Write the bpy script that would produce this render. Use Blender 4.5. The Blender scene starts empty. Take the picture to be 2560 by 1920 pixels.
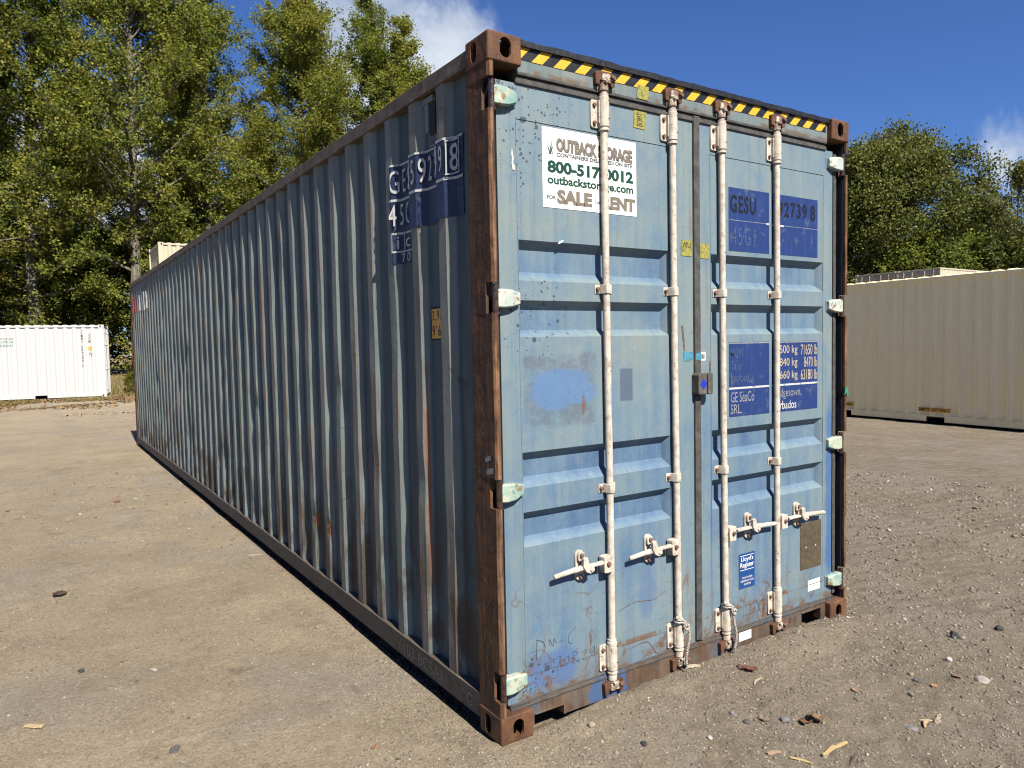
import bpy, bmesh, math, random
import numpy as np
from mathutils import Vector, Matrix, noise as mnoise

SC = bpy.context.scene
COL = SC.collection
R = math.radians
random.seed(7)
RNG = np.random.default_rng(11)

# ---------------------------------------------------------------- camera
CX, CY, CZ = -1.5527, -2.4832, 1.6562
def cam_matrix(rx, rz, roll):
    return (Matrix.Rotation(rz, 3, 'Z') @ Matrix.Rotation(rx, 3, 'X') @ Matrix.Rotation(roll, 3, 'Z'))
cam_d = bpy.data.cameras.new('camera')
cam = bpy.data.objects.new('camera', cam_d); COL.objects.link(cam)
cam.matrix_world = Matrix.Translation((CX, CY, CZ)) @ cam_matrix(R(86.9515), R(-33.3875), R(-1.1317)).to_4x4()
cam_d.sensor_width = 36.0; cam_d.sensor_fit = 'HORIZONTAL'; cam_d.lens = 25.708
cam_d.clip_start = 0.05; cam_d.clip_end = 3000
SC.camera = cam

# ---------------------------------------------------------------- sky, sun, exposure
SUN = Vector((-0.064, -1.0, 1.04))
elev = math.atan2(SUN.z, math.hypot(SUN.x, SUN.y)); azim = math.atan2(SUN.x, SUN.y) % (2*math.pi)
world = bpy.data.worlds.new('World'); SC.world = world; world.use_nodes = True
wn = world.node_tree.nodes; wl = world.node_tree.links; wn.clear()
def W(t, **k):
    n = wn.new(t)
    for a, b in k.items(): setattr(n, a, b)
    return n
sky = W('ShaderNodeTexSky', sky_type='NISHITA', sun_disc=False)
sky.sun_elevation = elev; sky.sun_rotation = azim
sky.air_density = 1.0; sky.dust_density = 0.25; sky.ozone_density = 4.5; sky.altitude = 60
SKY_STRENGTH = 0.05
tc = W('ShaderNodeTexCoord')
def wmath(op, a, b=None, c=None):
    n = W('ShaderNodeMath', operation=op)
    for i, v in enumerate((a, b, c)):
        if v is None: continue
        if isinstance(v, (int, float)): n.inputs[i].default_value = v
        else: wl.new(v, n.inputs[i])
    return n.outputs[0]
def wrange(v, a, b):
    n = W('ShaderNodeMapRange', interpolation_type='SMOOTHSTEP')
    n.inputs['From Min'].default_value = a; n.inputs['From Max'].default_value = b
    wl.new(v, n.inputs['Value']); return n.outputs[0]
def wnoise(scale, detail, rough, dist=0.0, off=(0, 0, 0)):
    m = W('ShaderNodeVectorMath', operation='ADD'); m.inputs[1].default_value = off
    wl.new(tc.outputs['Generated'], m.inputs[0])
    n = W('ShaderNodeTexNoise'); n.inputs['Scale'].default_value = scale; n.inputs['Detail'].default_value = detail
    n.inputs['Roughness'].default_value = rough; n.inputs['Distortion'].default_value = dist
    wl.new(m.outputs[0], n.inputs['Vector']); return n.outputs['Fac']
def adir(az, el):
    a, e = R(az), R(el); return (math.sin(a)*math.cos(e), math.cos(a)*math.cos(e), math.sin(e))
fine = wnoise(9.0, 8, 0.62, 0.3)
body = wnoise(3.2, 6, 0.55, 0.2, (3.1, 1.7, 0.4))
ragged = wmath('ADD', wmath('MULTIPLY', fine, 0.62), wmath('MULTIPLY', body, 0.38))
def cloud_at(az, el, rad, squash=1.0, gain=1.0):
    d = W('ShaderNodeVectorMath', operation='SUBTRACT'); d.inputs[1].default_value = adir(az, el)
    wl.new(tc.outputs['Generated'], d.inputs[0])
    s = W('ShaderNodeVectorMath', operation='MULTIPLY'); s.inputs[1].default_value = (1, 1, 1/squash)
    wl.new(d.outputs[0], s.inputs[0])
    l = W('ShaderNodeVectorMath', operation='LENGTH'); wl.new(s.outputs[0], l.inputs[0])
    n = W('ShaderNodeMapRange'); n.inputs['From Min'].default_value = rad; n.inputs['From Max'].default_value = 0
    wl.new(l.outputs['Value'], n.inputs['Value'])
    return wmath('MULTIPLY', n.outputs[0], gain)
dens = None
for (az, el, rad, sq, g) in ((26.4, 17.2, 0.215, 1.0, 1.0), (20.4, 21.2, 0.105, 1.0, 0.95), (3.5, 12.0, 0.22, 0.8, 0.95),
                             (70.8, 11.6, 0.15, 0.8, 0.54), (-18, 16, 0.24, 0.7, 0.85), (110, 14, 0.3, 0.5, 0.8), (200, 18, 0.3, 0.5, 0.8), (290, 16, 0.3, 0.5, 0.8)):
    c = cloud_at(az, el, rad, sq, g)
    dens = c if dens is None else wmath('MAXIMUM', dens, c)
raw = wmath('ADD', wmath('MULTIPLY', dens, 0.62), wmath('MULTIPLY', ragged, 1.05))
cfac = wmath('MULTIPLY', wrange(raw, 0.70, 0.93), wrange(dens, 0.0, 0.22))
shade = wrange(wnoise(6.0, 5, 0.6, 0.0, (0.4, 0.1, 0.05)), 0.3, 0.7)
ccol = W('ShaderNodeMix', data_type='RGBA'); ccol.inputs['A'].default_value = (0.155, 0.19, 0.247, 1); ccol.inputs['B'].default_value = (0.297, 0.318, 0.346, 1)
wl.new(shade, ccol.inputs['Factor'])
skys = W('ShaderNodeMix', data_type='RGBA', blend_type='MULTIPLY'); skys.inputs['Factor'].default_value = 1
skys.inputs['B'].default_value = (SKY_STRENGTH*0.416, SKY_STRENGTH*0.584, SKY_STRENGTH*0.902, 1)
wl.new(sky.outputs[0], skys.inputs['A'])
mixc = W('ShaderNodeMix', data_type='RGBA')
wl.new(wmath('MULTIPLY', cfac, 0.93), mixc.inputs['Factor']); wl.new(skys.outputs['Result'], mixc.inputs['A']); wl.new(ccol.outputs['Result'], mixc.inputs['B'])
bg = W('ShaderNodeBackground'); bg.inputs['Strength'].default_value = 1.0
wl.new(mixc.outputs['Result'], bg.inputs['Color'])
wo = W('ShaderNodeOutputWorld'); wl.new(bg.outputs[0], wo.inputs['Surface'])

sun_d = bpy.data.lights.new('sun', 'SUN'); sun_d.energy = 5.0; sun_d.angle = R(0.53); sun_d.color = (1.0, 0.93, 0.82)
sun = bpy.data.objects.new('sun', sun_d); COL.objects.link(sun)
sun.rotation_euler = SUN.to_track_quat('Z', 'Y').to_euler(); sun.location = (0, -20, 30)
vs = SC.view_settings; vs.view_transform = 'Standard'; vs.look = 'None'; vs.exposure = 1.45; vs.gamma = 1.0; vs.use_curve_mapping = False
SC.render.engine = 'CYCLES'
SC.cycles.use_denoising = True; SC.cycles.denoising_prefilter = 'ACCURATE'; SC.cycles.pixel_filter_type = 'BLACKMAN_HARRIS'; SC.cycles.filter_width = 1.15; SC.cycles.sample_clamp_indirect = 4.0
SC.cycles.max_bounces = 6; SC.cycles.diffuse_bounces = 3; SC.cycles.glossy_bounces = 2; SC.cycles.transmission_bounces = 3; SC.cycles.transparent_max_bounces = 4
SC.cycles.caustics_reflective = False; SC.cycles.caustics_refractive = False

# ---------------------------------------------------------------- shader helper
class S:
    def __init__(s, name):
        s.mat = bpy.data.materials.new(name); s.mat.use_nodes = True
        s.nt = s.mat.node_tree; s.N = s.nt.nodes; s.L = s.nt.links
        s.N.clear()
        s.bsdf = s.N.new('ShaderNodeBsdfPrincipled'); o = s.N.new('ShaderNodeOutputMaterial'); s.outn = o
        s.L.new(s.bsdf.outputs[0], o.inputs['Surface'])
        s._tc = None
    def put(s, inp, v):
        if isinstance(v, bpy.types.NodeSocket): s.L.new(v, inp)
        elif isinstance(v, (tuple, list)) and len(v) == 3 and inp.type == 'RGBA': inp.default_value = (*v, 1)
        else: inp.default_value = v
    def co(s, kind='Object'):
        if s._tc is None: s._tc = s.N.new('ShaderNodeTexCoord')
        return s._tc.outputs[kind]
    def xyz(s, v=None):
        n = s.N.new('ShaderNodeSeparateXYZ'); s.L.new(v or s.co(), n.inputs[0]); return n.outputs
    def m(s, op, a, b=None, c=None, clamp=False):
        n = s.N.new('ShaderNodeMath'); n.operation = op; n.use_clamp = clamp
        for i, v in enumerate((a, b, c)):
            if v is not None: s.put(n.inputs[i], v)
        return n.outputs[0]
    def mul(s, *a):
        r = a[0]
        for b in a[1:]: r = s.m('MULTIPLY', r, b)
        return r
    def add(s, *a):
        r = a[0]
        for b in a[1:]: r = s.m('ADD', r, b)
        return r
    def mx(s, *a):
        r = a[0]
        for b in a[1:]: r = s.m('MAXIMUM', r, b)
        return r
    def vs(s, v, k):
        n = s.N.new('ShaderNodeVectorMath'); n.operation = 'MULTIPLY'; s.put(n.inputs[0], v); n.inputs[1].default_value = k; return n.outputs[0]
    def va(s, v, k):
        n = s.N.new('ShaderNodeVectorMath'); n.operation = 'ADD'; s.put(n.inputs[0], v); s.put(n.inputs[1], k); return n.outputs[0]
    def noise(s, scale, detail=3, rough=0.55, dist=0, v=None, k=None, off=None):
        v = v or s.co()
        if off: v = s.va(v, off)
        if k: v = s.vs(v, k)
        n = s.N.new('ShaderNodeTexNoise'); s.L.new(v, n.inputs['Vector'])
        n.inputs['Scale'].default_value = scale; n.inputs['Detail'].default_value = detail
        n.inputs['Roughness'].default_value = rough; n.inputs['Distortion'].default_value = dist
        return s.m('MULTIPLY_ADD', n.outputs['Fac'], 1.45, -0.225)
    def vor(s, scale, v=None, feature='F1', rnd=1.0):
        n = s.N.new('ShaderNodeTexVoronoi'); n.feature = feature; s.L.new(v or s.co(), n.inputs['Vector'])
        n.inputs['Scale'].default_value = scale; n.inputs['Randomness'].default_value = rnd
        return n.outputs
    def sm(s, v, a, b):
        n = s.N.new('ShaderNodeMapRange'); n.interpolation_type = 'SMOOTHSTEP'
        inv = a > b
        lo, hi = min(a, b), max(a, b)
        n.inputs['From Min'].default_value = lo; n.inputs['From Max'].default_value = hi
        if inv: n.inputs['To Min'].default_value = 1; n.inputs['To Max'].default_value = 0
        s.put(n.inputs['Value'], v); return n.outputs[0]
    def mix(s, f, a, b, mode='MIX'):
        n = s.N.new('ShaderNodeMix'); n.data_type = 'RGBA'; n.blend_type = mode; n.clamp_factor = True
        s.put(n.inputs['Factor'], f); s.put(n.inputs[6], a); s.put(n.inputs[7], b); return n.outputs[2]
    def ramp(s, f, stops):
        n = s.N.new('ShaderNodeValToRGB'); e = n.color_ramp.elements
        while len(e) < len(stops): e.new(0.5)
        for el, (p, c) in zip(e, stops): el.position = p; el.color = (*c, 1)
        s.put(n.inputs[0], f); return n.outputs[0]
    def band(s, v, a, b, e=0.01):
        return s.mul(s.sm(v, a-e, a+e), s.sm(v, b+e, b-e))
    def blob(s, u, v, cu, cv, ru, rv, wob=0.0, wsrc=None, soft=0.3):
        a = s.m('POWER', s.m('DIVIDE', s.m('SUBTRACT', u, cu), ru), 2.0)
        b = s.m('POWER', s.m('DIVIDE', s.m('SUBTRACT', v, cv), rv), 2.0)
        d = s.m('SQRT', s.add(a, b))
        if wsrc is not None: d = s.add(d, s.mul(s.m('SUBTRACT', wsrc, 0.5), wob))
        return s.sm(d, 1.0+soft*0.5, 1.0-soft*0.5)
    def bump(s, h, strength=0.3, dist=0.01, prev=None):
        n = s.N.new('ShaderNodeBump'); n.inputs['Strength'].default_value = strength; n.inputs['Distance'].default_value = dist
        s.put(n.inputs['Height'], h)
        if prev is not None: s.L.new(prev, n.inputs['Normal'])
        return n.outputs[0]
    def end(s, col, rough=0.6, metal=0.0, nrm=None, spec=0.4):
        k = 0.78 if s.mat.name.startswith('white') else (1.0 if s.mat.name.startswith('tan_container') else 0.71)      # all pigments on one common scale under this exposure
        col = s.mix(1.0, col, (k, k, k), 'MULTIPLY')
        s.put(s.bsdf.inputs['Base Color'], col); s.put(s.bsdf.inputs['Roughness'], rough)
        s.put(s.bsdf.inputs['Metallic'], metal); s.bsdf.inputs['Specular IOR Level'].default_value = spec
        if nrm is not None: s.L.new(nrm, s.bsdf.inputs['Normal'])
        return s.mat

def plain(name, col, rough=0.6, metal=0.0, var=0.25, scale=30, bump=0.0, spec=0.4):
    s = S(name); f = s.noise(scale, 4, 0.6)
    dark = tuple(c*(1-var) for c in col); lite = tuple(min(1, c*(1+var)) for c in col)
    c = s.ramp(f, [(0.3, dark), (0.7, lite)])
    return s.end(c, rough, metal, s.bump(f, bump, 0.004) if bump else None, spec)

# ---------------------------------------------------------------- materials of the blue container
def mat_door():
    s = S('faded_blue_door_paint'); x, y, z = s.xyz()
    big = s.noise(1.6, 4, 0.55, 0.4); mid = s.noise(7, 5, 0.6); fine = s.noise(60, 4, 0.6)
    streak = s.noise(1.0, 4, 0.6, k=(34, 34, 1.3)); streak2 = s.noise(1.0, 3, 0.6, k=(9, 9, 0.7), off=(3, 0, 1))
    f = s.add(s.mul(big, 0.40), s.mul(streak2, 0.30), s.mul(mid, 0.30))
    # upper part is chalked to grey, the foot and the sheltered troughs keep more blue pigment
    f = s.add(f, s.mul(s.sm(z, 0.3, 2.7), 0.12))
    f = s.add(f, s.mul(s.sm(y, YD+.006, YD+.030), -0.14), s.mul(s.mx(s.sm(x, 0.16, 0.15), s.band(x, 1.04, 1.31, .01)), 0.06))
    c = s.ramp(f, [(0.24, (0.052, 0.104, 0.192)), (0.40, (0.082, 0.144, 0.222)), (0.54, (0.118, 0.178, 0.220)), (0.68, (0.150, 0.198, 0.210)), (0.86, (0.176, 0.210, 0.202))])
    c = s.mix(s.mul(s.sm(streak, 0.50, 0.85), 0.30), c, (0.205, 0.235, 0.235))
    c = s.mix(s.mul(s.sm(streak, 0.45, 0.15), 0.34), c, (0.060, 0.098, 0.140))
    c = s.mix(s.mul(s.sm(fine, 0.45, 0.8), 0.16), c, (0.215, 0.24, 0.245))
    c = s.mix(s.mul(s.sm(s.noise(3.4, 5, 0.65, 0.6, off=(2, 0, 6)), 0.56, 0.74), 0.40), c, (0.085, 0.140, 0.235))
    grey = s.mul(s.sm(s.noise(30, 5, 0.7), 0.60, 0.78), s.sm(mid, 0.45, 0.65))
    c = s.mix(s.mul(grey, 0.30), c, (0.055, 0.080, 0.105))
    # patch wiped clean on the left leaf
    q = s.mul(s.band(s.add(x, s.mul(mid, 0.03)), 0.19, 0.575, 0.012), s.band(s.add(z, s.mul(s.m('SUBTRACT', mid, 0.5), 0.05)), 1.305, 1.612, 0.012))
    edge = s.mul(q, s.sm(s.noise(12, 6, 0.75, 0.6, off=(5, 2, 1)), 0.25, 0.7))
    c = s.mix(s.mul(edge, 0.80), c, (0.082, 0.100, 0.130))
    swn = s.noise(8, 6, 0.72, 0.6, off=(8, 0, 8)); sw = None
    for (cx_, cz_, rx_, rz_) in ((0.375, 1.505, 0.150, 0.040), (0.425, 1.462, 0.140, 0.042), (0.345, 1.425, 0.115, 0.050), (0.470, 1.425, 0.085, 0.034), (0.290, 1.470, 0.070, 0.050)):
        bl_ = s.blob(x, z, cx_, cz_, rx_, rz_, 0.9, swn, 0.55); sw = bl_ if sw is None else s.mx(sw, bl_)
    c = s.mix(s.mul(sw, s.add(0.55, s.mul(s.noise(1.0, 5, 0.7, k=(10, 1, 60), off=(1, 0, 1)), 0.5))), c, (0.078, 0.155, 0.300))
    c = s.mix(s.mul(q, s.sm(s.noise(40, 5, 0.75, off=(6, 0, 6)), 0.60, 0.78), 0.55), c, (0.050, 0.070, 0.095))
    c = s.mix(s.mul(s.band(s.add(x, s.mul(fine, 0.006)), 0.712, 0.788, 0.004), s.band(s.add(z, s.mul(fine, 0.01)), 1.393, 1.543, 0.005), 0.75), c, (0.050, 0.070, 0.118))
    c = s.mix(s.mul(s.blob(x, z, 0.315, 0.235, 0.13, 0.085, 1.2, mid, 0.7), 0.75), c, (0.060, 0.115, 0.250))
    c = s.mix(s.mul(s.blob(x, z, 0.88, 0.48, 0.07, 0.11, 1.4, mid, 0.9), 0.45), c, (0.060, 0.108, 0.225))
    c = s.mix(s.mul(s.blob(x, z, 2.325, 0.80, 0.035, 0.62, 0.8, mid, 0.6), 0.75), c, (0.030, 0.092, 0.250))
    # tar spatter
    wob = s.vs(s.co(), (1, 0.0, 1))
    v1 = s.vor(26, wob); v2 = s.vor(62, wob)
    r1 = s.xyz(v1['Color'])[0]; r2 = s.xyz(v2['Color'])[0]
    reg = s.mx(0.17, s.blob(x, z, 0.20, 2.58, 0.22, 0.33, 1.2, big, 1.3), s.mul(s.blob(x, z, 0.26, 1.80, 0.24, 0.24, 1.0, big, 1.2), 0.8),
               s.blob(x, z, 0.20, 0.20, 0.13, 0.15, 1.0, mid, 1.0))
    s1 = s.m('LESS_THAN', v1['Distance'], s.mul(s.m('SUBTRACT', r1, s.m('SUBTRACT', 1.0, s.mul(reg, 0.55))), 0.75))
    s2 = s.m('LESS_THAN', v2['Distance'], s.mul(s.m('SUBTRACT', r2, s.m('SUBTRACT', 1.0, s.mul(reg, 0.75))), 0.6))
    c = s.mix(s.mul(s.mx(s1, s2), 0.82), c, (0.024, 0.036, 0.054))
    # hairline rust scratches and runs
    sc = s.noise(3.3, 2, 0.5, 1.2, off=(9, 0, 4)); line = s.sm(s.m('ABSOLUTE', s.m('SUBTRACT', sc, 0.5)), 0.011, 0.002)
    low = s.add(s.sm(z, 0.85, 0.15), 0.12)
    line = s.mul(line, s.sm(s.noise(2.4, 3, 0.6, off=(1, 0, 7)), 0.44, 0.60), low)
    c = s.mix(s.mul(line, 0.9), c, (0.105, 0.042, 0.014))
    blot = s.mul(s.sm(s.noise(11, 6, 0.7, 0.5, off=(4, 0, 2)), 0.54, 0.70), s.mul(s.sm(z, 0.40, 0.15), 0.9))
    c = s.mix(blot, c, (0.120, 0.055, 0.020))
    runs = s.mul(s.sm(s.noise(1.0, 5, 0.65, k=(40, 40, 2.2), off=(2, 0, 3)), 0.62, 0.78), s.mx(s.blob(x, z, 0.485, 1.36, 0.02, 0.07, 0.3, mid), s.mul(s.sm(z, 0.9, 0.2), 0.55), s.mul(s.band(x, 1.105, 1.33, 0.03), 0.50)))
    c = s.mix(s.mul(runs, 0.9), c, (0.135, 0.060, 0.018))
    drip = s.blob(x, z, 0.492, 1.385, 0.011, 0.04, 0.9, mid, 0.5)
    c = s.mix(s.mul(drip, s.sm(fine, 0.2, 0.7), 0.8), c, (0.13, 0.062, 0.022))
    seam = s.mul(s.band(z, 0.236, 0.262, 0.006), s.sm(s.noise(1.0, 5, 0.7, k=(7, 7, 3), off=(3, 0, 9)), 0.48, 0.66))
    c = s.mix(s.mul(seam, 0.85), c, (0.130, 0.060, 0.020))
    foot = s.mul(s.sm(z, 0.205, 0.150), s.sm(s.noise(1.0, 6, 0.7, 0.4, k=(6, 6, 9), off=(5, 0, 3)), 0.44, 0.62))
    c = s.mix(s.mul(foot, 0.85), c, (0.120, 0.062, 0.024))
    pt = s.mul(s.sm(s.noise(9, 6, 0.75, 0.6, off=(7, 0, 5)), 0.70, 0.76), s.sm(z, 1.3, 0.2))
    c = s.mix(s.mul(pt, 0.9), c, (0.115, 0.055, 0.022))
    # mud splash near the foot
    mud = s.mul(s.sm(z, 0.34, 0.13), s.sm(mid, 0.38, 0.62))
    c = s.mix(s.mul(mud, 0.35), c, (0.085, 0.072, 0.060))
    # white nicks
    nick = s.mul(s.m('LESS_THAN', s.vor(9, s.vs(s.co(), (1.6, 0, 1)))['Distance'], 0.035), s.sm(mid, 0.5, 0.6))
    c = s.mix(s.mul(nick, 0.55), c, (0.36, 0.39, 0.40))
    n = s.bump(s.noise(2.2, 2, 0.5), 0.10, 0.05); n = s.bump(fine, 0.12, 0.003, n)
    return s.end(c, s.add(0.50, s.mul(fine, 0.2)), 0, n, 0.35)

DENT_RUST = [(2.375, .50, .035, .05), (2.09, .497, .035, .06), (1.27, 1.02, .022, .10), (5.2, 1.62, .03, .03), (3.9, 1.3, .02, .12)]
def mat_side():
    s = S('weathered_blue_side_paint'); x, y, z = s.xyz()
    prot = s.sm(x, 0.024, 0.013)          # how far the sheet stands out: outer folds are abraded
    st = s.noise(1.0, 5, 0.6, k=(6, 22, 0.9)); mid = s.noise(6, 5, 0.6); fine = s.noise(70, 4, 0.6)
    blue = s.ramp(s.add(s.mul(st, 0.6), s.mul(mid, 0.4)), [(0.2, (0.038, 0.065, 0.078)), (0.55, (0.066, 0.104, 0.117)), (0.85, (0.112, 0.150, 0.154))])
    chalk = s.ramp(s.add(s.mul(st, 0.7), s.mul(mid, 0.3)), [(0.2, (0.112, 0.114, 0.098)), (0.5, (0.188, 0.196, 0.176)), (0.85, (0.255, 0.270, 0.250))])
    teal = s.ramp(s.add(s.mul(st, 0.5), s.mul(mid, 0.5)), [(0.2, (0.115, 0.160, 0.165)), (0.5, (0.160, 0.210, 0.208)), (0.85, (0.200, 0.238, 0.225))])
    c = s.mix(s.sm(x, 0.046, 0.034), blue, teal)          # slopes painted paler than the pan: their grazing sunlight put into the colour
    c = s.mix(s.mul(prot, s.add(0.45, s.mul(mid, 0.7))), c, chalk)
    pan = s.noise(1.0, 4, 0.6, 0.4, k=(1, 1.1, 0.55), off=(0, 4, 4))
    c = s.mix(s.mul(s.sm(pan, 0.5, 0.75), 0.35), c, (0.200, 0.225, 0.215)); c = s.mix(s.mul(s.sm(pan, 0.45, 0.2), 0.30), c, (0.055, 0.075, 0.090))
    # brown rub marks along the folds, different on every rib
    rubm = s.mul(s.sm(s.noise(1.0, 3, 0.6, k=(3, 2.4, 0.8), off=(0, 3, 5)), 0.46, 0.66), s.sm(s.noise(1.0, 5, 0.7, k=(30, 60, 2.0)), 0.47, 0.62))
    c = s.mix(s.mul(rubm, s.add(0.2, s.mul(prot, 0.65))), c, (0.155, 0.085, 0.050))
    rl = s.mul(s.sm(s.noise(1.0, 3, 0.6, 0.6, k=(2, 5.0, 0.7), off=(0, 8, 2)), 0.60, 0.68), prot, s.sm(s.noise(1.0, 4, 0.7, k=(20, 90, 1.6), off=(0, 2, 0)), 0.52, 0.66))
    c = s.mix(s.mul(rl, 0.85), c, (0.27, 0.095, 0.035))
    # dark grime blots towards the foot
    gr = s.mul(s.sm(s.noise(1.0, 4, 0.6, 0.4, k=(3, 7, 2.2), off=(0, 1, 9)), 0.42, 0.66), s.add(s.sm(z, 1.2, 0.25), 0.08))
    c = s.mix(s.mul(gr, 0.8), c, (0.052, 0.036, 0.020))
    gr2 = s.mul(s.sm(s.noise(1.0, 4, 0.65, k=(9, 9, 3), off=(0, 6, 1)), 0.62, 0.72), s.sm(z, 2.2, 0.6))
    c = s.mix(s.mul(gr2, 0.5), c, (0.07, 0.055, 0.045))
    # thin dark scuffs
    sc = s.noise(2.0, 2, 0.5, 1.0, off=(0, 5, 3)); line = s.mul(s.sm(s.m('ABSOLUTE', s.m('SUBTRACT', sc, 0.5)), 0.005, 0.001), s.sm(mid, 0.5, 0.62))
    c = s.mix(s.mul(line, 0.6), c, (0.05, 0.04, 0.035))
    for (yy, zz, ry, rz) in DENT_RUST:
        c = s.mix(s.mul(s.blob(y, z, yy, zz, ry, rz, 1.3, mid, 0.8), 0.85), c, s.ramp(fine, [(0.3, (0.11, 0.040, 0.014)), (0.6, (0.28, 0.115, 0.035)), (0.8, (0.36, 0.30, 0.22))]))
    c = s.mix(s.mul(s.blob(y, z, 0.655, 1.06, 0.010, 0.46, 1.2, mid, 0.9), 0.85), c, (0.26, 0.090, 0.035))
    n = s.bump(fine, 0.15, 0.003); n = s.bump(mid, 0.12, 0.008, n)
    return s.end(c, s.add(0.52, s.mul(mid, 0.2)), 0, n, 0.3)

def mat_rust(name, stops, streaky=True, blue=0.0, bright=0.0, bump=0.6):
    s = S(name); x, y, z = s.xyz()
    k = (30, 30, 2.0) if streaky else (12, 12, 12)
    a = s.noise(1.0, 6, 0.65, 0.3, k=k); b = s.noise(9, 6, 0.68, 0.5); g = s.noise(120, 3, 0.6)
    f = s.add(s.mul(a, 0.5), s.mul(b, 0.5))
    c = s.ramp(f, stops)
    if blue:
        bl = s.mul(s.sm(s.noise(3.2, 5, 0.6, 0.4, off=(2.3, 0, 1)), 0.53, 0.60), blue)
        c = s.mix(bl, c, (0.046, 0.076, 0.122))
        bl2 = s.mul(s.sm(s.noise(5.5, 5, 0.6, 0.4, off=(6.3, 0, 4)), 0.55, 0.63), blue*0.6)
        c = s.mix(bl2, c, (0.092, 0.092, 0.084))
    if blue: c = s.mix(s.mul(s.blob(x, z, 0.60, 0.075, 0.11, 0.09, 1.0, b, 0.3), 0.85), c, (0.035, 0.085, 0.200))
    if bright:
        br = s.mul(s.sm(s.noise(1.0, 5, 0.7, k=(50, 50, 6), off=(1, 3, 0)), 0.58, 0.70), bright)
        c = s.mix(br, c, (0.27, 0.140, 0.062))
    if streaky and not blue:      # the nose of the post is scraped to bright rust and old primer
        scr = s.mul(s.sm(y, 0.022, 0.006), s.sm(s.noise(1.0, 6, 0.7, 0.3, k=(60, 20, 3.5), off=(0, 2, 5)), 0.42, 0.62))
        c = s.mix(s.mul(scr, 0.75), c, s.ramp(b, [(0.3, (0.16, 0.070, 0.032)), (0.55, (0.27, 0.140, 0.070)), (0.8, (0.20, 0.17, 0.12))]))
        dk = s.sm(s.noise(1.0, 5, 0.65, 0.3, k=(14, 14, 0.9), off=(3, 7, 1)), 0.55, 0.75)
        c = s.mix(s.mul(dk, 0.6), c, (0.035, 0.030, 0.024))
    c = s.mix(s.mul(s.sm(g, 0.55, 0.8), 0.30), c, (0.13, 0.080, 0.050))
    n = s.bump(b, bump, 0.006); n = s.bump(a, bump*0.7, 0.004, n); n = s.bump(g, bump*0.5, 0.0015, n)
    return s.end(c, s.add(0.62, s.mul(a, 0.3)), 0, n, 0.3)

RUST_STOPS = [(0.18, (0.012, 0.008, 0.006)), (0.40, (0.042, 0.021, 0.012)), (0.56, (0.092, 0.042, 0.019)), (0.70, (0.140, 0.066, 0.028)), (0.86, (0.195, 0.120, 0.066))]
YD = 0.045                      # outer face of the doors
M = {}
M['door'] = mat_door()
M['side'] = mat_side()
M['rust'] = mat_rust('brown_rusted_steel', RUST_STOPS, True, 0.0, 0.35)
M['casting'] = mat_rust('pitted_rust_casting', [(0.22, (0.028, 0.013, 0.009)), (0.42, (0.068, 0.030, 0.016)), (0.60, (0.118, 0.052, 0.024)), (0.82, (0.185, 0.096, 0.045))], False, 0, 0.15, 0.8)
M['sill'] = mat_rust('rusted_sill_with_paint_remains', [(0.22, (0.030, 0.020, 0.015)), (0.45, (0.072, 0.044, 0.028)), (0.62, (0.105, 0.068, 0.044)), (0.82, (0.120, 0.098, 0.078))], True, 0.75, 0.1, 0.4)
M['rail'] = mat_rust('grimy_top_rail', [(0.25, (0.050, 0.036, 0.028)), (0.5, (0.120, 0.096, 0.076)), (0.66, (0.17, 0.146, 0.120)), (0.85, (0.22, 0.198, 0.165))], False, 0.0, 0.0, 0.4)
M['brail'] = mat_rust('dusty_brown_rail', [(0.25, (0.048, 0.038, 0.030)), (0.5, (0.080, 0.066, 0.054)), (0.7, (0.100, 0.085, 0.070)), (0.85, (0.125, 0.108, 0.090))], False, 0.0, 0.0, 0.3)
def mat_header():
    s = S('blue_grey_header_paint'); x, y, z = s.xyz()
    a = s.noise(1.0, 4, 0.6, k=(22, 22, 2)); b = s.noise(8, 5, 0.65)
    c = s.ramp(s.add(s.mul(a, .5), s.mul(b, .5)), [(0.25, (0.090, 0.125, 0.140)), (0.55, (0.140, 0.175, 0.175)), (0.8, (0.180, 0.205, 0.195))])
    c = s.mix(s.mul(s.sm(z, 2.80, 2.778), s.sm(b, 0.42, 0.58), 0.8), c, (0.10, 0.060, 0.03))
    c = s.mix(s.mul(s.sm(a, 0.6, 0.75), 0.4), c, (0.20, 0.15, 0.08))
    return s.end(c, 0.6, 0, s.bump(b, 0.2, 0.004), 0.3)
M['header'] = mat_header()
M['rubber'] = plain('perished_grey_rubber', (0.050, 0.048, 0.045), 0.75, 0, 0.35, 22, 0.25)
M['tar'] = plain('black_roof_tar', (0.012, 0.012, 0.013), 0.45, 0, 0.5, 40, 0.5)
M['pin'] = plain('oily_dark_hinge_pin', (0.040, 0.020, 0.014), 0.25, 0, 0.5, 40, 0.6, 0.6)
M['black'] = plain('dark_cavity_steel', (0.020, 0.018, 0.018), 0.8, 0, 0.3, 20)
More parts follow.
